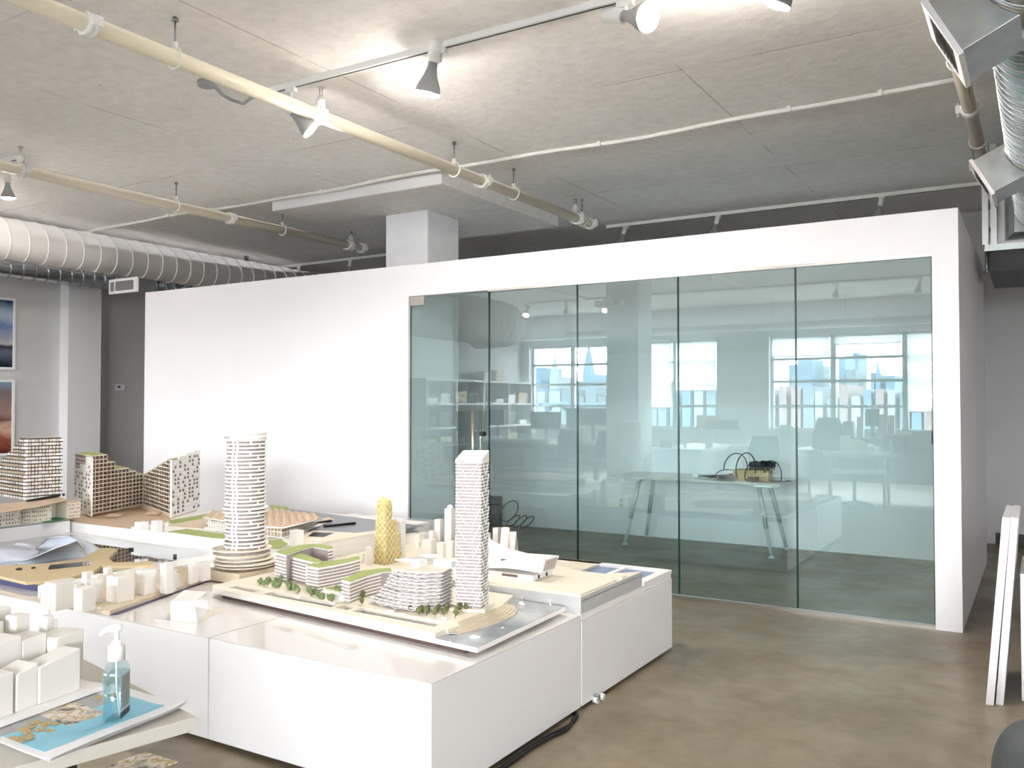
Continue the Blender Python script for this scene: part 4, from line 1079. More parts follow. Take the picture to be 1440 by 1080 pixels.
MB().prism([tuple(ta-du*.2+dv*.1),tuple(ta-du*.2+dv*.14),tuple(ta-du*.3+dv*.14),tuple(ta-du*.3+dv*.1)],.62,TB-.028).build('bracket',M['black'],tab)
# paper on the lower shelf
pp=[onz(*q,.625) for q in ((205,1056),(250,1070),(180,1092),(120,1085))]
def paper_mat(name,kind):
    m=bpy.data.materials.new(name); m.use_nodes=True; N=m.node_tree.nodes; L=m.node_tree.links; p=N['Principled BSDF']; p.inputs['Roughness'].default_value=.6
    tcn=N.new('ShaderNodeTexCoord'); v=N.new('ShaderNodeTexNoise'); v.inputs['Scale'].default_value=kind; v.inputs['Detail'].default_value=8
    L.new(tcn.outputs['Object'],v.inputs['Vector']); r=N.new('ShaderNodeValToRGB'); r.color_ramp.interpolation='CONSTANT'
    e=r.color_ramp.elements; e[0].position=0; e[0].color=srgb(110,104,100); e[1].position=.40; e[1].color=srgb(176,168,158)
    for p_,c_ in ((.46,srgb(214,205,190)),(.52,srgb(186,160,116)),(.57,srgb(222,216,208)),(.66,srgb(140,136,132))):
        q=e.new(p_); q.color=c_
    L.new(v.outputs['Fac'],r.inputs[0]); L.new(r.outputs[0],p.inputs[0]); return m
M['print1']=paper_mat('printed drawing',26); M['print2']=paper_mat('printed drawing grey',14)
lp=MB().prism([xy(p) for p in pp],.62,.623).build('printed_sheet',M['print2'])
tag(lp,'printed drawing sheet on the shelf under the grey side table','paper')
# curled stack of drawings
t=thing('drawing_stack','curled stack of printed sheets with a sky blue drawing on top, under the bottle','papers',(-1.65,1.05,TB))
c00,c10,c11,c01=onz(-60,1018,TB+.004),onz(70,1072,TB+.004),onz(262,993,TB+.004),onz(160,962,TB+.004)
def sheet(k,dz,mat_,u0=0,u1=1,v0=0,v1=1,name='sheet',lift=1):
    mb=MB(); NU,NV=14,8; vs=[]
    for i in range(NU+1):
        u=u0+(u1-u0)*i/NU
        for j in range(NV+1):
            v=v0+(v1-v0)*j/NV
            p=(c00.lerp(c10,v)).lerp(c01.lerp(c11,v),u)
            cu=max(0,(u-.75)/.25); cv=max(0,(v-.7)/.3); 
            z=TB+.003+dz+lift*(.010*cu*cu*cv+.012*cv*cv*(1-.5*u)*(.6+.4*sin(u*3)))
            vs.append((p.x+.004*k,p.y-.002*k,z))
    fs=[(i*(NV+1)+j,(i+1)*(NV+1)+j,(i+1)*(NV+1)+j+1,i*(NV+1)+j+1) for i in range(NU) for j in range(NV)]
    n=len(vs); vs2=[(x,y,z-.0006) for x,y,z in vs]
    mb.add(vs+vs2,fs+[tuple(n+q for q in f[::-1]) for f in fs],0,True)
    b=[i*(NV+1) for i in range(NU+1)]+[NU*(NV+1)+j for j in range(1,NV+1)]+[i*(NV+1)+NV for i in range(NU-1,-1,-1)]+[j for j in range(NV-1,0,-1)]
    mb.add(vs+vs2,[(b[i],b[(i+1)%len(b)],n+b[(i+1)%len(b)],n+b[i]) for i in range(len(b))],0)
    return mb.build(name,mat_,t,fix=False)
for k in range(3): sheet(k,.0015*k,M['white'],lift=.35+.3*k)
M['sky']=mat('sky blue print',(142,204,226),.5,noise=.06,nscale=14)
top_=sheet(3,.0052,M['white'],name='top_sheet')
sheet(3,.0062,M['sky'],.05,.9,.42,.86,'sky_print')
sheet(3,.0068,M['print1'],.36,.62,.10,.60,'building_print')
sheet(3,.0066,mat('grey print',(176,178,178),.6,noise=.2,nscale=30),.02,.80,.03,.42,'pavement_print')
rn=random.Random(11); tr=MB()
M['treeprint']=mat('ochre tree print',(172,148,96),.7,noise=.35,nscale=160,col2=(196,176,134))
for u,v in ((.10,.55),(.20,.50),(.28,.42),(.80,.30)):
    for k in range(7):
        a_=rn.uniform(-.05,.05); b_=rn.uniform(-.08,.08); sheet(3,.0070+.0003*k,M['treeprint'],u+a_-.02,u+a_+.02,v+b_-.03,v+b_+.03,'tree_print')
# printed block model on its slab
t=thing('printed_block_model','chunky translucent white printed city blocks on a slab on the grey side table','architectural model',(-2.05,1.1,TB))
ZS=TB+.022
e0,e1=Vector(xy(onz(-60,1038,ZS))),Vector(xy(onz(150,962,ZS)))
sd_=(e1-e0).normalized(); sn=Vector((-sd_.y,sd_.x))
MB().prism([tuple(e0),tuple(e1),tuple(e1+sn*.62),tuple(e0+sn*.62)],TB+.012,ZS).build('slab',M['card'],t)
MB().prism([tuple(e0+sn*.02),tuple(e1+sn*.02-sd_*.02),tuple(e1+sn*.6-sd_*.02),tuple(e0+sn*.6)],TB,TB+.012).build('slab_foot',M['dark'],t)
def blk_(px0,py0,px1,py1,depth,ht0,ht1=None,z=ZS):
    """right face from foot px0 to foot px1, depth to the left, top heights at both ends in metres"""
    a=Vector(xy(onz(px0,py0,z))); b=Vector(xy(onz(px1,py1,z))); n_=Vector((-(b-a).y,(b-a).x)).normalized()*depth
    ht1=ht0 if ht1 is None else ht1
    mb=MB(); mb.prism([tuple(a),tuple(b),tuple(b+n_),tuple(a+n_)],z,z,ztop=[z+ht0,z+ht1,z+ht1,z+ht0]); return mb.build('massing_block',M['print'],t,bevel=.003)
# rows parallel to the slab edge: s along, w inwards
def row(s0,s1,w0,w1,h0,h1=None):
    h1=h0 if h1 is None else h1
    a=e1-sd_*s0; b=e1-sd_*s1
    mb=MB(); mb.prism([tuple(b+sn*w0),tuple(a+sn*w0),tuple(a+sn*w1),tuple(b+sn*w1)],ZS,ZS,ztop=[ZS+h1,ZS+h0,ZS+h0,ZS+h1]); return mb.build('massing_block',M['print'],t,bevel=.003)
row(.052,.155,.020,.075,.092,.078); row(.155,.205,.022,.085,.088,.076); row(.212,.262,.020,.08,.086); row(.262,.34,.03,.09,.09)
row(-.012,.062,.085,.15,.112,.108); row(.065,.125,.11,.17,.12,.116); row(.125,.19,.11,.18,.128,.122); row(.19,.27,.12,.2,.10); row(.27,.36,.12,.2,.105)
row(.01,.03,.155,.18,.142); row(-.002,.012,.155,.175,.13); row(.045,.08,.19,.225,.15); row(.10,.13,.2,.24,.145); row(.13,.22,.19,.26,.15)
row(.03,.12,.27,.34,.155,.15); row(.12,.18,.27,.36,.15); row(.18,.33,.28,.38,.165); row(.19,.26,.4,.5,.215)
row(.0,.06,.25,.34,.07)
# sanitiser bottle
M['gel']=mat('clear bottle plastic',(206,232,240),.03,trans=1,spec=.5)
bt=onz(163,1010,TB+.009); bz=TB+.0095
t=thing('pump_bottle','clear pump bottle of pale blue gel standing on the blue drawing','bottle',(bt.x,bt.y,bz),rz=0)
def rrect(w,d,r,n=5):
    p=[]
    for cx,cy,a0 in ((w-r,d-r,0),(-(w-r),d-r,pi/2),(-(w-r),-(d-r),pi),(w-r,-(d-r),1.5*pi)):
        for k in range(n+1):
            a=a0+pi/2*k/n; p.append((cx+r*cos(a),cy+r*sin(a)))
    return p
ang=radians(-56)
def rs(w,d,r,z): return [(bt.x+x*cos(ang)-y*sin(ang),bt.y+x*sin(ang)+y*cos(ang),bz+z) for x,y in rrect(w,d,r)]
BW,BD=.034,.0175
secs=[rs(BW*.9,BD*.85,.010,0),rs(BW,BD,.011,.004),rs(BW,BD,.011,.095),rs(BW*.93,BD*.95,.012,.104),rs(BW*.72,BD*.9,.013,.111),rs(.015,.0145,.0144,.116),rs(.014,.014,.0139,.122)]
def gelmat():
    m=bpy.data.materials.new('clear blue gel'); m.use_nodes=True; N=m.node_tree.nodes; p=N['Principled BSDF']
    p.inputs['Base Color'].default_value=(.80,.93,.97,1); p.inputs['Transmission Weight'].default_value=1; p.inputs['IOR'].default_value=1.36; p.inputs['Roughness'].default_value=.02
    return m
MB().loft(secs).build('bottle_body',pane_mat('clear blue gel',(.87,.95,.97,1),.11),t)
MB().lathe([(.0165,.118),(.0165,.146),(.0155,.148),(.010,.149),(.009,.158)],(bt.x,bt.y,bz),24).build('pump_collar',M['lampwhite'],t)
pd=Vector((-.62,-.78,0))
hd=MB(); hd.cyl((bt.x,bt.y,bz+.155),(bt.x,bt.y,bz+.178),.005,n=12)
top=Vector((bt.x,bt.y,bz+.182))
hd.tube([top-pd*.010,top+Vector((0,0,.001)),top+pd*.014+Vector((0,0,.0005)),top+pd*.025-Vector((0,0,.005)),top+pd*.031-Vector((0,0,.012))],[.006,.0085,.0065,.0048,.0035],12)
hd.build('pump_head',M['lampwhite'],t)
gs=[rs(BW*.86,BD*.82,.009,.003),rs(BW*.94,BD*.92,.010,.007),rs(BW*.94,BD*.92,.010,.092)]
MB().loft(gs).build('gel_fill',pane_mat('pale blue gel',(.84,.935,.965,1),.05),t)
MB().tube([(bt.x,bt.y,bz+.118),(bt.x+.002,bt.y,bz+.06),(bt.x+.008,bt.y+.004,bz+.006)],.0022,8).build('dip_tube',M['lampwhite'],t)
# back label: pale grey with rows of fine text bars and a dark foot band
lx=Vector((cos(ang),sin(ang),0)); ly=Vector((-sin(ang),cos(ang),0))
if ly.dot(Vector((1,-.5,0)))<0: ly=-ly
def lab(u0,u1,z0,z1,m_,name,off=.0006,par=None):
    c=Vector((bt.x,bt.y,bz)); q=[]
    for o_ in (BD+off,BD+off+.0003):
        for u,z in ((u0,z0),(u1,z0),(u1,z1),(u0,z1)): q.append(c+lx*u+ly*o_+Vector((0,0,z)))
    mb=MB().add(q,[(0,1,2,3),(7,6,5,4),(0,4,5,1),(1,5,6,2),(2,6,7,3),(3,7,4,0)]); return mb.build(name,m_,par or t)
M['labelgrey']=mat('bottle label grey',(176,188,188),.4)
lo=lab(-.024,.024,.018,.092,M['labelgrey'],'label')
lab(-.024,.024,.006,.018,M['dark'],'label_band')
mb=MB()
for k in range(15):
    z=.026+k*.0042; c=Vector((bt.x,bt.y,bz)); u1=.020-.006*((k*7)%5)/5
    q=[]
    for o_ in (BD+.0010,BD+.0012):
        for u,zz in ((-.019,z),(u1,z),(u1,z+.0016),(-.019,z+.0016)): q.append(c+lx*u+ly*o_+Vector((0,0,zz)))
    mb.add(q,[(0,1,2,3),(7,6,5,4),(0,4,5,1),(1,5,6,2),(2,6,7,3),(3,7,4,0)])
mb.build('fine_print',M['dark'],lo)

# ------------------------------------------------------------------ things at the right edge
def leanboard(px0,px1,py_,pxt,pyt,label,dy,mat_=M['white']):
    a=onz(px0,py_,0); b=onz(px1,py_+1.5,0); top_=ony(pxt,pyt,a.y); w=(b.x-a.x); tilt=top_.x-a.x
    mb=MB(); Ln=dy; z1=top_.z
    mb.loft([[(a.x,a.y,0.001),(b.x,a.y,.001),(b.x,a.y+Ln,.001),(a.x,a.y+Ln,.001)],[(a.x+tilt,a.y,z1),(b.x+tilt,a.y,z1-.004),(b.x+tilt,a.y+Ln,z1-.004),(a.x+tilt,a.y+Ln,z1)]],smooth=False)
    return tag(mb.build('leaning_board',mat_,bevel=.002),label,'board','white panels leaning at the right edge')
leanboard(1386,1397.5,991,1409.5,727,'thick white panel leaning at the right edge, outer one nearest the glass room',.62)
leanboard(1400,1411,991,1421.5,727,'thick white panel leaning at the right edge, inner one touching the white box',.62)
q=onz(1424,984,0)
b=MB().box(q.x+.04,q.y,0.001,q.x+.6,q.y+.6,.64); tag(b.build('white_box',M['white'],bevel=.002),'white box standing behind the two leaning panels','box')
t=thing('floor_cushion','rounded dark grey leather cushion seat in the bottom right corner','cushion',(.35,3.35,0))
q=onz(1497,1085,.25)
cu=MB().lathe([(.06,.004),(.17,.012),(.215,.07),(.225,.19),(.215,.29),(.18,.36),(.12,.40),(.04,.418),(.005,.42)],(q.x,q.y,0),40)
sp=cu.build('seat_pad',mat('dark grey leather',(74,78,80),.55,noise=.2,nscale=9,bump=.3,bscale=30),t); sm_=sp.modifiers.new('smooth','SUBSURF'); sm_.levels=2; sm_.render_levels=2
MB().tube([(q.x+.222*cos(a),q.y+.222*sin(a),.19) for a in [2*pi*k/48 for k in range(48)]],.006,6,closed=True).build('piping',M['dark'],t)
# cable on the floor beside the plinth
t=thing('floor_cable','black cable lying on the floor along the right side of the front plinth','cable',(-1.85,3.4,0))
pts=[onz(690,1090,.012),onz(735,1056,.012),onz(768,1036,.012),onz(795,1023,.012),onz(808,1012,.012),onz(809,1003,.012),onz(802,1000,.012)]
pts[-1]=Vector((-2.05,3.75,.012))
def smoothpts(P,n=6):
    P=[Vector(p) for p in P]; out=[]
    for i in range(len(P)-1):
        p0=P[max(i-1,0)]; p1=P[i]; p2=P[i+1]; p3=P[min(i+2,len(P)-1)]
        for k in range(n):
            s=k/n; out.append(.5*((2*p1)+(p2-p0)*s+(2*p0-5*p1+4*p2-p3)*s*s+(3*p1-p0-3*p2+p3)*s**3))
    return out+[P[-1]]
MB().tube(smoothpts(pts),.0085,8).build('cord',M['rubber'],t)
MB().tube(smoothpts([p+Vector((.016,-.014,0)) for p in pts[:4]]+[pts[4]+Vector((-.004,-.006,.012))]),.007,8).build('cord',M['rubber'],t)
q=onz(838,989,0); t=thing('plinth_castor','small white castor standing on the floor beside the plinth corner','castor',(q.x,q.y,0))  # a castor of the rear plinth
MB().cyl((q.x-.013,q.y,.018),(q.x+.013,q.y,.018),.018,n=16).build('wheel',M['lampwhite'],t)
MB().box(q.x-.018,q.y-.01,.018,q.x+.018,q.y+.012,.045).build('fork',M['alu'],t)

M['leggrey']=mat('pale grey painted metal',(206,210,208),.4)
# ------------------------------------------------------------------ inside the glass room
t=thing('trestle_table','long white table on splayed grey metal legs inside the glass room','table',(-3.05,8.85,0))
tx0,tx1,ty0,ty1,th_=-3.93,-2.15,8.46,9.2,.735
MB().box(tx0,ty0,th_-.022,tx1,ty1,th_).build('table_top',mat('pale grey table top',(206,206,204),.18),t,bevel=.003)
for xa,xb in ((-3.66,-3.80),(-2.40,-2.26)):
    MB().box(min(xa,xb)-.02,ty0+.1,th_-.05,max(xa,xb)+.02,ty1-.1,th_-.022).build('rail',M['alu'],t)
    for ya,yb_ in ((8.62,8.55),(9.02,9.14)):
        leg=MB(); a=Vector((xa,ya,th_-.03)); b=Vector((xb,yb_,.03)); m_=a.lerp(b,.62)
        leg.cyl(a,m_,.022,n=14); leg.cyl(m_,b,.017,n=14); leg.lathe([(.028,0),(.028,.012),(.018,.03)],(xb,yb_,0.001),14); leg.build('leg',M['leggrey'],t)
bz0=th_+.001
q=ony(1058,668,8.78); t=thing('wooden_box','pale pine wooden box on the right end of the white table','box',(q.x,8.78,bz0))
MB().obox((q.x,8.80,bz0+.05),(.36,.16,.10),-.04).build('box_body',M['pine'],t,bevel=.004)
MB().obox((q.x-.16,8.715,bz0+.055),(.012,.004,.012),-.04).build('knot',M['wood'],t)
t=thing('power_adapter','black power adapters heaped on top of the pine box','adapter',(q.x+.12,8.83,bz0+.1),None)
MB().obox((q.x+.05,8.80,bz0+.135),(.17,.12,.065),.3,0,.2).obox((q.x+.14,8.84,bz0+.145),(.12,.1,.08),-.4,0,-.2).build('brick',M['black'],t,bevel=.008)
rn=random.Random(21)
def loop(c,rx,rz,a0,a1,n=18,tilt=.4): return [(c[0]+rx*cos(a0+(a1-a0)*k/n),c[1]+tilt*rx*sin(a0+(a1-a0)*k/n),max(bz0+.006,c[2]+rz*sin(a0+(a1-a0)*k/n))) for k in range(n+1)]
MB().tube(loop((q.x-.16,8.74,bz0+.11),.12,.15,-.3,3.3),.006,6).tube(loop((q.x-.05,8.72,bz0+.10),.10,.17,-.2,3.5),.006,6).tube(loop((q.x+.05,8.69,bz0+.05),.10,.14,.2,5.2),.005,6).tube(loop((q.x+.2,8.70,bz0+.04),.11,.16,-1.2,2.2),.005,6).tube(smoothpts([(q.x+.2,8.7,bz0+.006),(q.x+.3,8.66,bz0+.006),(q.x+.4,8.72,bz0+.006),(q.x+.34,8.78,bz0+.006)]),.004,6).build('cord',M['rubber'],t)
t=thing('cable_heap','black cables and plugs trailing on the white table left of the pine box','cables',(q.x-.35,8.74,bz0))
mb=MB()
for k in range(5): mb.tube(smoothpts([(q.x-.18,8.70+.03*k,bz0+.03+.006*k),(q.x-.32,8.70+.02*k,bz0+.012+.004*k),(q.x-.48-.03*k,8.74+.012*k,bz0+.008)]),.008,6)
mb.tube(loop((q.x-.25,8.75,bz0+.02),.13,.07,0,3.1),.005,6)
mb.build('cords',M['rubber'],t); MB().obox((q.x-.24,8.69,bz0+.02),(.2,.06,.035),.1).obox((q.x+.06,8.60,bz0+.022),(.09,.06,.04),0).build('plug_bar',M['black'],t,bevel=.004)
w=ony(978,664,8.75); t=thing('wall_charger','small white charger cube on the middle of the white table','charger',(w.x,8.75,bz0))
MB().obox((w.x,8.75,bz0+.02),(.055,.05,.04),.2).build('body',M['lampwhite'],t,bevel=.003); MB().tube(smoothpts([(w.x+.03,8.75,bz0+.01),(w.x+.1,8.72,bz0+.006),(w.x+.22,8.74,bz0+.006)]),.004,6).build('cord',M['lampwhite'],t)
# computer tower on the floor
yb0=8.95; a=onz(692,741,0); p0=ony(690,741,9.0); p1=ony(704,741,9.0); zt_=ony(700,698,9.0).z
t=thing('computer_tower','black computer tower on the floor inside the glass room, behind the tall ribbed tower','computer',((p0.x+p1.x)/2,9.0,0))
MB().box(p0.x-.1,8.98,.004,p1.x-.012,9.06,zt_).build('case',M['black'],t,bevel=.006)
MB().box(p0.x-.09,8.974,.03,p1.x-.03,8.98,zt_-.03).build('front_grille',M['dark'],t)
c=ony(728,728,9.1); 
mb=MB(); mb.tube([(c.x-.12+.11*cos(k/20*2*pi)+.06*sin(k/20*2*pi),9.1,.19+.13*sin(k/20*2*pi)) for k in range(20)],.006,6,closed=True)
for dx_ in (0,.1,.2): mb.tube([(c.x+dx_-.02+.09*cos(k/20*2*pi),9.02+.05*sin(k/20*2*pi),.085+.07*sin(k/20*2*pi+.7)) for k in range(20)],.006,6,closed=True)
tag(mb.build('cable_coil',M['rubber']),'loops of black cable on the floor beside the black computer tower','cables')
t=thing('wall_display','black flat display seen edge-on at the right side of the glass room','display',(-.66,6.72,1.2))
MB().box(-.655,6.66,1.22,-.622,7.3,1.76).build('panel',M['black'],t)
MB().box(-.65,6.70,1.16,-.625,6.78,1.30).build('bracket',M['dark'],t)

# ------------------------------------------------------------------ left wall
def picture(z0,z1,label,kind):
    y1=6.065; t=thing('framed_picture',label,'picture',(XL,5.5,z0),'framed pictures on the left wall'); fw=.03
    fr=MB(); 
    for b in ((4.6,z0,y1,z0+fw),(4.6,z1-fw,y1,z1),(4.6,z0+fw,4.6+fw,z1-fw),(y1-fw,z0+fw,y1,z1-fw)): fr.box(XL,b[0],b[1],XL+.035,b[2],b[3])
    fr.build('frame',M['white'],t)
    m=bpy.data.materials.new('print '+kind); m.use_nodes=True; N=m.node_tree.nodes; L=m.node_tree.links; p=N['Principled BSDF']; p.inputs['Roughness'].default_value=.15
    tcn=N.new('ShaderNodeTexCoord'); sx=N.new('ShaderNodeSeparateXYZ'); L.new(tcn.outputs['Generated'],sx.inputs[0])
    nz=N.new('ShaderNodeTexNoise'); nz.inputs['Scale'].default_value=4 if kind=='clouds' else 2.5; nz.inputs['Detail'].default_value=7; nz.inputs['Distortion'].default_value=0 if kind=='clouds' else 1.5; L.new(tcn.outputs['Generated'],nz.inputs['Vector'])
    ad=N.new('ShaderNodeMath'); ad.operation='MULTIPLY_ADD'; ad.inputs[1].default_value=.35; L.new(nz.outputs['Fac'],ad.inputs[0]); L.new(sx.outputs['Z'],ad.inputs[2])
    r=N.new('ShaderNodeValToRGB'); e=r.color_ramp.elements
    stops=((.15,srgb(30,34,48)),(.32,srgb(96,104,124)),(.40,srgb(40,38,46)),(.46,srgb(190,186,188)),(.62,srgb(104,130,172)),(.75,srgb(170,184,204)),(.9,srgb(48,70,112)),(1.0,srgb(24,36,70))) if kind=='clouds' else ((.15,srgb(92,40,32)),(.3,srgb(150,84,62)),(.42,srgb(206,170,150)),(.5,srgb(120,84,74)),(.62,srgb(160,130,122)),(.8,srgb(126,112,112)),(.92,srgb(120,160,186)),(1.0,srgb(58,132,168)))
    e[0].position,e[0].color=stops[0]; e[1].position,e[1].color=stops[-1]
    for a_,c_ in stops[1:-1]: q_=e.new(a_); q_.color=c_
    mr=N.new('ShaderNodeMath'); mr.operation='DIVIDE'; mr.inputs[1].default_value=1.25; L.new(ad.outputs[0],mr.inputs[0])
    L.new(mr.outputs[0],r.inputs[0]); L.new(r.outputs[0],p.inputs[0])
    MB().box(XL+.001,4.6+fw,z0+fw,XL+.02,y1-fw,z1-fw).build('print',m,t)
picture(1.925,2.82,'white framed picture of dark stormy clouds, upper of the two at the left edge','clouds')
picture(.86,1.80,'white framed picture of reddish brown curves under blue, below the stormy clouds','curves')
xw=XL-.3; q=onx(168,545,xw)
t=thing('thermostat','small white thermostat on the recessed grey wall right of the pilaster','thermostat',(xw,q.y,q.z))
MB().box(xw,q.y-.07,q.z-.045,xw+.03,q.y+.07,q.z+.045).build('case',M['white'],t,bevel=.006)
MB().box(xw+.03,q.y-.05,q.z-.004,xw+.032,q.y-.005,q.z+.022).build('screen',M['dark'],t)
# ------------------------------------------------------------------ office behind the camera, seen in the glass wall
def at(px,py_,yv): return mir(px,py_,yv)
# tall shelf against the left wall
t=thing('shelf_unit','tall white open shelf unit along the office wall, seen in the glass door','shelf',(-10.8,-2.5,0))
sy0,sy1=2*GLASS_Y-18.2,2*GLASS_Y-14.0
fr=MB(); zs_=(.08,.55,1.0,1.5,2.0)
for k in range(5): 
    y=sy0+(sy1-sy0)*k/4; MB().box(-10.98,y-.02,0,-10.55,y+.02,2.02).build('upright',M['white'],t)
for z in zs_: MB().box(-10.98,sy0,z-.02,-10.55,sy1,z+.02).build('shelf_board',M['white'],t)
rn=random.Random(9)
items=[('storage_box','grey storage box',M['dark'],(.26,.34,.22)),('storage_box','brown cardboard box',M['wood'],(.3,.4,.25)),('storage_box','white cardboard box',M['white'],(.28,.3,.2)),('paper_stack','white paper stack',M['card'],(.3,.32,.1)),('storage_box','black storage box',M['black'],(.26,.3,.3))]
cells=[('top left','top second','top third','top right'),]
names_=['first','second','third','last']
for r_,z in enumerate(zs_[1:]):
    for c_ in range(4):
        if z==2.0 and c_!=1: continue
        y=sy0+(sy1-sy0)*(c_+.5)/4; it=items[(r_*3+c_*2)%5]
        for s_ in (-1,1):
            it=items[(r_*3+c_*2+(s_>0))%5]; sx_,sy_,sz_=it[3]
            if z+sz_>z+.42: continue
            o=MB().box(-10.92,y+s_*.24-sy_/2,z+.021,-10.92+sx_,y+s_*.24+sy_/2,z+.021+sz_)
            rown=['low','middle','upper','top'][r_]
            tag(o.build(it[0],it[2],bevel=.004),it[1]+' in the reflected shelf unit: %s shelf, %s bay from window, %s end'%(rown,names_[c_],'window' if s_<0 else 'room'),'box' if 'box' in it[0] else 'papers')
# triangle frame and figure on the shelf
p=at(633,551,16.2); t=thing('triangle_model','pale timber triangle frame on the office shelf','model',(-10.6,p.y,1.52))
mb=MB(); L3=[(-10.62,p.y-.28,1.54),(-10.62,p.y+.28,1.54),(-10.62,p.y,1.94)]
for i in range(3): mb.tube([L3[i],L3[(i+1)%3]],.02,6)
mb.build('frame',M['pine'],t)
# desks with monitors
YC=14.2
def desk(x,y,w,d,label,h=.73,m=None,panel=True,grp='office desks'):
    t=thing('office_desk',label,'desk',(x,y,0),grp)
    MB().box(x-w/2,y-d/2,h-.03,x+w/2,y+d/2,h).build('desk_top',m or M['greydesk'],t)
    for sx_ in (-1,1):
        for sy_ in (-1,1): MB().box(x+sx_*(w/2-.04)-.02,y+sy_*(d/2-.04)-.02,0,x+sx_*(w/2-.04)+.02,y+sy_*(d/2-.04)+.02,h-.03).build('leg',M['alu'],t)
    if panel: MB().box(x-w/2+.05,y-d/2+.03,.25,x+w/2-.05,y-d/2+.05,h-.03).build('back_panel',M['greydesk'],t)
    return t
M['greydesk']=mat('grey desk laminate',(150,150,148),.5)
def monitor(pxl,pxr,pyt,pyb,yv,label,dz=.73):
    if yv==14.5: dz=.80; yv=YC+.1
    a=at(pxl,pyt,yv); b=at(pxr,pyb,yv); y=a.y; t=thing('monitor',label,'monitor',((a.x+b.x)/2,y,dz),'office monitors')
    MB().box(a.x,y-.02,b.z,b.x,y+.02,a.z).build('panel',M['black'],t,bevel=.006)
    c=(a.x+b.x)/2
    MB().box(c-.03,y-.05,dz+.01,c+.03,y-.02,b.z+.08).box(c-.12,y-.12,dz+.001,c+.12,y+.08,dz+.012).build('stand',M['dark'],t)
ml=[(640,684,578,608,14.7,'dark monitor left of the door handle in the glass reflection'),(687,708,576,598,15.3,'dark monitor just right of the door seam in the reflection'),(745,786,579,604,15.0,'dark monitor in front of the first window light in the reflection'),(795,812,574,602,15.4,'narrow dark monitor turned beside the second glass seam'),(812,851,574,598,15.0,'wide dark monitor against the reflected column'),(1216,1236,575,600,14.5,'small tilted dark screen at the reflected middle window')]
for m_ in ml: monitor(*m_)
yD=2*GLASS_Y-15.1
desk(-8.6,yD+.1,3.2,.9,'long grey desk with three monitors, left part of the reflection')
desk(-7.2+.45,yD+.1,.9-.04,.9,'short grey desk by the column in the reflection') if 0 else None
desk(-10.0,yD+1.6,.9,1.8,'grey desk beside the office shelf in the reflection')
def chair(px,py_,yv,label,rz):
    b=at(px,py_,yv); x,y=b.x,b.y; t=thing('office_chair',label,'chair',(x,y,0),'office chairs',rz)
    o=(x,y,0)
    def P(mb,name,m): 
        return mb.build(name,m,t)
    P(MB().obox((x,y,.47),(.48,.46,.08)),'seat',M['black']); 
    mb=MB(); mb.loft([[(x-.2,y-.24,.55),(x+.2,y-.24,.55),(x+.2,y-.19,.55),(x-.2,y-.19,.55)],[(x-.24,y-.28,.8),(x+.24,y-.28,.8),(x+.24,y-.22,.8),(x-.24,y-.22,.8)],[(x-.19,y-.32,1.02),(x+.19,y-.32,1.02),(x+.19,y-.27,1.02),(x-.19,y-.27,1.02)]],smooth=False); P(mb,'backrest',M['black'])
    P(MB().cyl((x,y,.08),(x,y,.44),.025,n=10),'column',M['dark'])
    for k in range(5):
        a=2*pi*k/5; P(MB().tube([(x,y,.1),(x+.28*cos(a),y+.28*sin(a),.06)],.018,6).ball((x+.28*cos(a),y+.28*sin(a),.03),.03),'leg',M['dark'])
    for s_ in (-1,1): P(MB().tube([(x+s_*.24,y-.1,.47),(x+s_*.28,y-.1,.66),(x+s_*.28,y+.15,.66)],.016,6),'armrest',M['dark'])
chair(790,640,14.2,'black office chair at the long desk, middle of the reflection',0); chair(835,640,13.9,'black office chair close to the reflected column',.4); chair(1066,640,13.3,'black office chair by the white desk in the reflection',2.6); chair(1200,640,13.2,'black office chair right of the white desk in the reflection',2.9)
t=thing('drawer_cabinet','pale grey drawer cabinet under the long desk in the reflection','cabinet',(-8.6,yD,0))
p=at(715,650,14.6)
MB().box(p.x-.25,p.y-.25,.01,p.x+.45,p.y+.25,.62).build('body',M['greywall'],t)
for k in range(3):
    d=MB().box(p.x-.23,p.y+.25,.04+k*.2,p.x+.43,p.y+.265,.22+k*.2).build('drawer',M['greywall'],t); MB().box(p.x+.02,p.y+.265,.16+k*.2,p.x+.18,p.y+.28,.175+k*.2).build('handle',M['alu'],d)
# white desk in the middle
a=at(908,622,13.2); b=at(984,625,13.2)
t=thing('white_desk','white desk with a deep front apron, middle of the reflection','desk',((a.x+b.x)/2,a.y,0))
MB().box(a.x,a.y-2.2,.72,b.x+.02,a.y,.78).build('desk_top',M['white'],t); MB().box(a.x+.05,a.y-2.0,.0,b.x-.05,a.y-.04,.72).build('pedestal',M['white'],t)
MB().box(b.x-.02,a.y-2.6,.55,b.x+.9,a.y-1.4,.78).build('side_return',M['white'],t)
MB().box(b.x+.84,a.y-1.46,0,b.x+.9,a.y-1.4,.55).build('leg',M['white'],t)
for k,(px_,dy_,h_,w_,m_,l) in enumerate(((962,-.5,.34,.05,M['white'],'tall thin white bottle on the white desk in the reflection'),(950,-.9,.22,.09,M['alu'],'grey tumbler on the white desk in the reflection'),(1000,-.7,.24,.12,M['white'],'white mug beside the tall bottle in the reflection'),(935,-.3,.12,.2,M['dark'],'dark grey bowl on the white desk in the reflection'))):
    c=at(px_,620,13.2-dy_*1.0)
    x=min(max(c.x,a.x+.1),b.x-.1); o=MB().lathe([(w_/2,0),(w_/2,h_*.8),(w_*.35,h_)],(x,a.y+dy_,.781),14); tag(o.build('desk_vessel',m_),l,'bottle' if k==0 else 'cup')
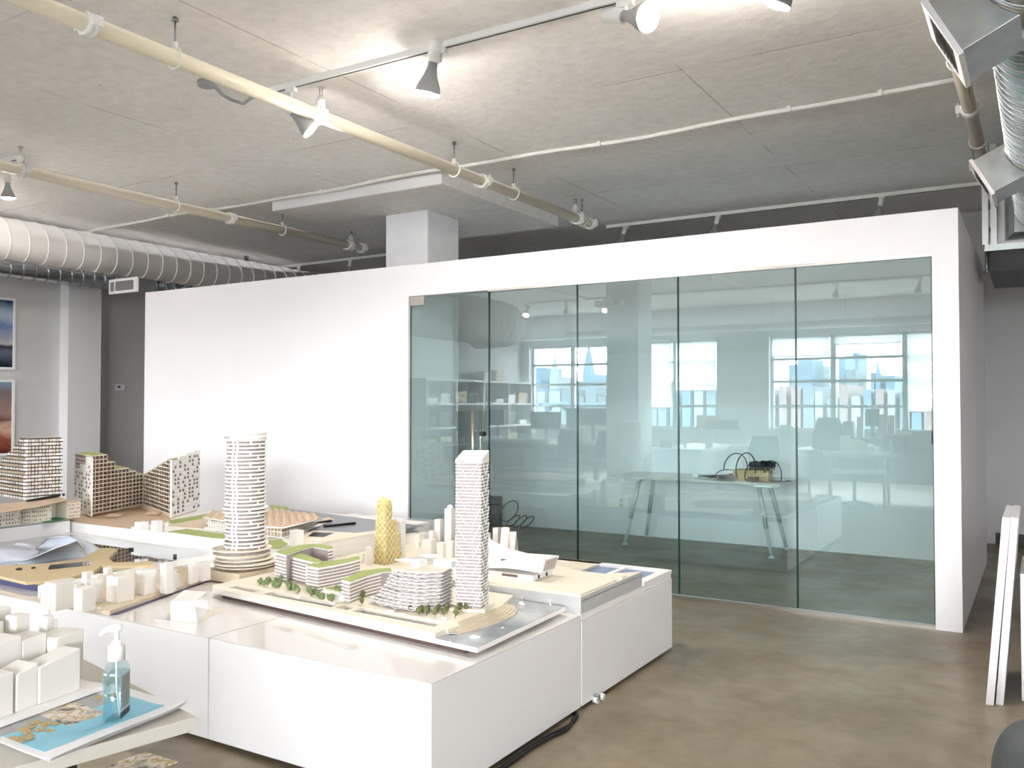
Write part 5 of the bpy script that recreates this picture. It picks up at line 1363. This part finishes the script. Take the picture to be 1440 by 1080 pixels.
# cluttered desk at the right
a=at(1135,632,YC); b=at(1318,640,YC)
desk((a.x+b.x)/2,a.y,b.x-a.x+.3,1.2,'long cluttered desk at the right of the reflection',.80)
def blob(px0,px1,pyt,yv,h,d,label,name,m,cat):
    p=at(px0,pyt,yv); q=at(px1,pyt,yv); z0=.801; mb=MB()
    x0,x1=p.x,q.x; secs=[]
    for k in range(6):
        f=k/5; s=1-.35*f*f; cx=(x0+x1)/2; secs.append([(cx+(x_-cx)*s,p.y+y_*d*s,z0+(p.z-z0)*f) for x_,y_ in ((x0,-.5),(x1,-.5),(x1,.5),(x0,.5))])
    mb.loft(secs,smooth=False); tag(mb.build(name,m,bevel=.02),label,cat)
blob(1143,1185,587,YC+.1,.5,.3,'dark grey rucksack slumped on the cluttered desk in the reflection','rucksack',M['dark'],'bag')
blob(1182,1203,592,YC+.3,.5,.3,'black bag behind the rucksack in the reflection','shoulder_bag',M['black'],'bag')
for px0,px1,pyt,l,m in ((1205,1214,586,'leaning pale drawing board at the reflected window',M['white']),(1234,1247,583,'tall white tube box on the cluttered desk in the reflection',M['white']),(1248,1257,584,'smaller pale box beside the white tube box in the reflection',M['greywall']),):
    p=at(px0,pyt,YC+.2); q=at(px1,pyt,YC+.2); tag(MB().box(p.x,p.y-.06,.801,q.x,p.y+.06,p.z).build('box',m,bevel=.004),l,'box')
for k,(px0,px1,pyt) in enumerate(((1150,1196,620),(1200,1240,616),(1244,1280,612),(1284,1316,606))):
    p=at(px0,pyt,YC-.2); q=at(px1,pyt,YC-.2); tag(MB().box(p.x,p.y-.2,.801,q.x,p.y+.2,max(.86,p.z)).build('carton',[M['dark'],M['greydesk'],M['dark'],M['greydesk']][k],bevel=.01),'%s carton on the cluttered desk in the reflection, %s'%(('dark grey','mid grey','dark grey','mid grey')[k],('under the rucksack','second from the rucksack','third from the rucksack','nearest the black display')[k]),'carton')
# papers and rolls on the long desk
for k,px_ in enumerate((722,758,820)):
    p=at(px_,612,15.05); tag(MB().cyl((p.x-.35,p.y+.2,.77),(p.x+.35,p.y+.25,.77),.04,n=12).build('paper_roll',M['card']),'white paper roll on the long grey desk in the reflection, %s'%(('left one','middle one','by the column')[k]),'paper roll')
# clear sheet wrap on a low bench
t=thing('low_bench','low grey bench carrying a white wrapped sheet before the long desk, reflected','bench',(-7,-1,0))
p=at(762,690,12.9)
MB().box(p.x-.7,p.y-.3,.36,p.x+.7,p.y+.3,.40).build('bench_top',M['greydesk'],t)
for sx_ in (-.6,.6): MB().box(p.x+sx_-.03,p.y-.25,0,p.x+sx_+.03,p.y+.25,.36).build('leg',M['alu'],t)
mb=MB(); pts=[]
tag(MB().obox((p.x+.1,p.y,.411),(.9,.5,.02),.1).build('wrapped_sheet',M['gloss']),'glossy white wrapped sheet on the low bench in the reflection','sheet')
# brown pipe near the windows
t=thing('sprinkler_pipe','brown pipe running above the office windows, seen in the glass wall','pipe',(-5,-4.6,3.2))
yp=2*GLASS_Y-17.5; p=at(1000,487-2,17.5); zz=at(940,463.5,17.5).z
MB().cyl((-9.2,yp,zz),(XR-.1,yp,zz),.05,n=14).build('pipe',mat('brown painted pipe',(120,104,100),.5),t)
for x in (-9.1,-7.4,-4.6,-3.2,-1.6,.5): MB().cyl((x,yp,zz+.05),(x,yp,ZC),.008,n=6).build('hanger_rod',M['galvdark'],t)
for x in (-8.2,-5.0,-2.6): MB().lathe([(.06,-.03),(.075,-.03),(.075,.03),(.06,.03)],(x,yp,zz),14,axis=(1,0,0)).build('coupling',M['lampgrey'],t)
# hanging white sign box by the column
p=at(836,427,10.6); q=at(873,423,10.6)
t=thing('emergency_light','white emergency light box on the ceiling by the office column, seen in the glass','emergency light',((p.x+q.x)/2,p.y,p.z-.06))
MB().box(p.x,p.y-.05,p.z-.05,q.x,p.y+.05,p.z+.04).build('case',M['card'],t); MB().cyl(((p.x+q.x)/2,p.y,p.z+.04),((p.x+q.x)/2,p.y,ZC+.002),.012,n=8).build('stem',M['alu'],t)
MB().box(q.x-.1,p.y+.05,p.z-.02,q.x-.05,p.y+.055,p.z+.02).build('lamp_mark',M['dark'],t)
# things on the window sill
for k,(px_,w_,h_,m_) in enumerate(((985,.5,.3,M['wood']),(1005,.7,.2,M['dark']))):
    p=at(px_,590,18.0); tag(MB().box(p.x-w_/2,YW+.0,SILL,p.x+w_/2,YW+.09,SILL+h_).build('sill_box',m_),('tan box on the office window sill in the reflection','dark low box on the office window sill in the reflection')[k],'box')

# ------------------------------------------------------------------ city beyond the office windows
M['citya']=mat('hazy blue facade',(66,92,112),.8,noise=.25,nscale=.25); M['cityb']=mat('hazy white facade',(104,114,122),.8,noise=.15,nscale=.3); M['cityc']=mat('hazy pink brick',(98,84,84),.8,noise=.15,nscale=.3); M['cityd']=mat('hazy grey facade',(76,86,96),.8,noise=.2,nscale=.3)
def bld(px0,px1,pyt,yv,m,label,group=None,spire=0,dep=12,grid=0):
    a=at(px0,pyt,yv); b=at(px1,pyt,yv); y=a.y; t=thing('city_building',label,'building',((a.x+b.x)/2,y,-20),group)
    o=MB().box(a.x,y-dep,-20,b.x,y,a.z).build('tower_block',m,t)
    if spire:
        c=(a.x+b.x)/2; w=(b.x-a.x)
        MB().loft([[(c-w*.5,y-w,a.z),(c+w*.5,y-w,a.z),(c+w*.5,y,a.z),(c-w*.5,y,a.z)],[(c-w*.05,y-w*.55,a.z+spire),(c+w*.05,y-w*.55,a.z+spire),(c+w*.05,y-w*.45,a.z+spire),(c-w*.05,y-w*.45,a.z+spire)]],smooth=False).build('spire',m,t)
    if grid:
        g=MB(); W_=b.x-a.x
        for i in range(grid):
            for j in range(9):
                z1=a.z-1-j*(a.z+4)/9; g.box(a.x+W_*(i+.25)/grid,y-.05,z1-1.0,a.x+W_*(i+.75)/grid,y+.06,z1)
        g.build('window_grid',M['cityd'],t)
G='hazy city buildings beyond the office windows'; yv=200
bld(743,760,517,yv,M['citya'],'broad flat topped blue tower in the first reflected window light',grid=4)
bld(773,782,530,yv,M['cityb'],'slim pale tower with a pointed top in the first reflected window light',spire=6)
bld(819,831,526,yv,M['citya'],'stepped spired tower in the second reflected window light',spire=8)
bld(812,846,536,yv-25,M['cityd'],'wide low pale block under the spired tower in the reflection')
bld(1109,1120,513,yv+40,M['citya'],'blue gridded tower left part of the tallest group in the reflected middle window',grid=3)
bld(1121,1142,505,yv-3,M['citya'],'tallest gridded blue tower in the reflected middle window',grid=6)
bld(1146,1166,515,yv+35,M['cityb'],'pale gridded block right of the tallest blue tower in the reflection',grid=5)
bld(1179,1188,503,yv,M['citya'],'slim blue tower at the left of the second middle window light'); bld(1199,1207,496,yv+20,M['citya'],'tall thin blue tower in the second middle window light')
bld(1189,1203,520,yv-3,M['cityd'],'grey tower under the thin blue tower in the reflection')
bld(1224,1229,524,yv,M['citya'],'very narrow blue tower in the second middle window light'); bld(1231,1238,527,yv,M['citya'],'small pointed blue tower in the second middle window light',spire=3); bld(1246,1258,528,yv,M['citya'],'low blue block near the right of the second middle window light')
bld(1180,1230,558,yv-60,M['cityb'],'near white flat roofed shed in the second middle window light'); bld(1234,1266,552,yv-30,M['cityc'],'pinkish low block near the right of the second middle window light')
k=0
rn=random.Random(4)
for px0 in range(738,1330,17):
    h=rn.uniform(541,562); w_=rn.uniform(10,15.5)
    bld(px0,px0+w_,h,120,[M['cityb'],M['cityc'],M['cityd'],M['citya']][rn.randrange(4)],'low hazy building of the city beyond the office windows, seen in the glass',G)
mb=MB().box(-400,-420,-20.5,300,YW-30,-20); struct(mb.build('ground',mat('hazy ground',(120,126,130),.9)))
# bridge deck at the left of the view
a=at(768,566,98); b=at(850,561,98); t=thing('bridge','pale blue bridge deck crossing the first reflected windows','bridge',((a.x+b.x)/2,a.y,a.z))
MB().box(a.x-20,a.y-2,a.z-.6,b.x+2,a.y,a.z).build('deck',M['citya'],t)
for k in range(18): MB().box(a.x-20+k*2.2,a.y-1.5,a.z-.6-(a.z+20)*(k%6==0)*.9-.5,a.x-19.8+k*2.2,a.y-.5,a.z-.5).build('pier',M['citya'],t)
# ------------------------------------------------------------------ daylight, camera
w=bpy.data.worlds.new('overcast sky'); SC.world=w; w.use_nodes=True; N=w.node_tree.nodes; L=w.node_tree.links
bg=N['Background']; tcn=N.new('ShaderNodeTexCoord'); sx=N.new('ShaderNodeSeparateXYZ'); L.new(tcn.outputs['Generated'],sx.inputs[0])
rp=N.new('ShaderNodeValToRGB'); e=rp.color_ramp.elements; e[0].position=.0; e[0].color=(.40,.41,.42,1); e[1].position=.02; e[1].color=(.965,.97,1.0,1)
L.new(sx.outputs['Z'],rp.inputs[0]); L.new(rp.outputs[0],bg.inputs[0]); bg.inputs[1].default_value=SKY
for i,(a,b,ms) in enumerate(WINS):
    l=bpy.data.lights.new('daylight portal','AREA'); l.shape='RECTANGLE'; l.size=b-a; l.size_y=HEAD-SILL; l.cycles.is_portal=True
    o=bpy.data.objects.new('daylight_portal',l); COL.objects.link(o); o.location=((a+b)/2,YW-.3,(SILL+HEAD)/2); o.rotation_euler=(radians(90),0,0)
for a,b in RW:
    l=bpy.data.lights.new('daylight portal','AREA'); l.shape='RECTANGLE'; l.size=b-a; l.size_y=HEAD-SILL; l.cycles.is_portal=True
    o=bpy.data.objects.new('daylight_portal',l); COL.objects.link(o); o.location=(XR+.25,(a+b)/2,(SILL+HEAD)/2); o.rotation_euler=(radians(90),0,radians(90))
cam=bpy.data.cameras.new('camera'); co=bpy.data.objects.new('camera',cam); COL.objects.link(co)
cam.sensor_width=36; cam.lens=FPX/1440*36; cam.clip_start=.05; cam.clip_end=1000
co.location=(0,0,EYE); co.rotation_euler=(pi/2+PIT,0,YAW); SC.camera=co
vs=SC.view_settings; vs.view_transform='Standard'; vs.look='None'; vs.gamma=1; vs.use_curve_mapping=False; vs.exposure=EXPO
SC.cycles.max_bounces=12; SC.cycles.diffuse_bounces=6; SC.cycles.glossy_bounces=5; SC.cycles.transparent_max_bounces=16; SC.cycles.transmission_bounces=8
SC.cycles.caustics_reflective=False; SC.cycles.caustics_refractive=False; SC.cycles.sample_clamp_indirect=6
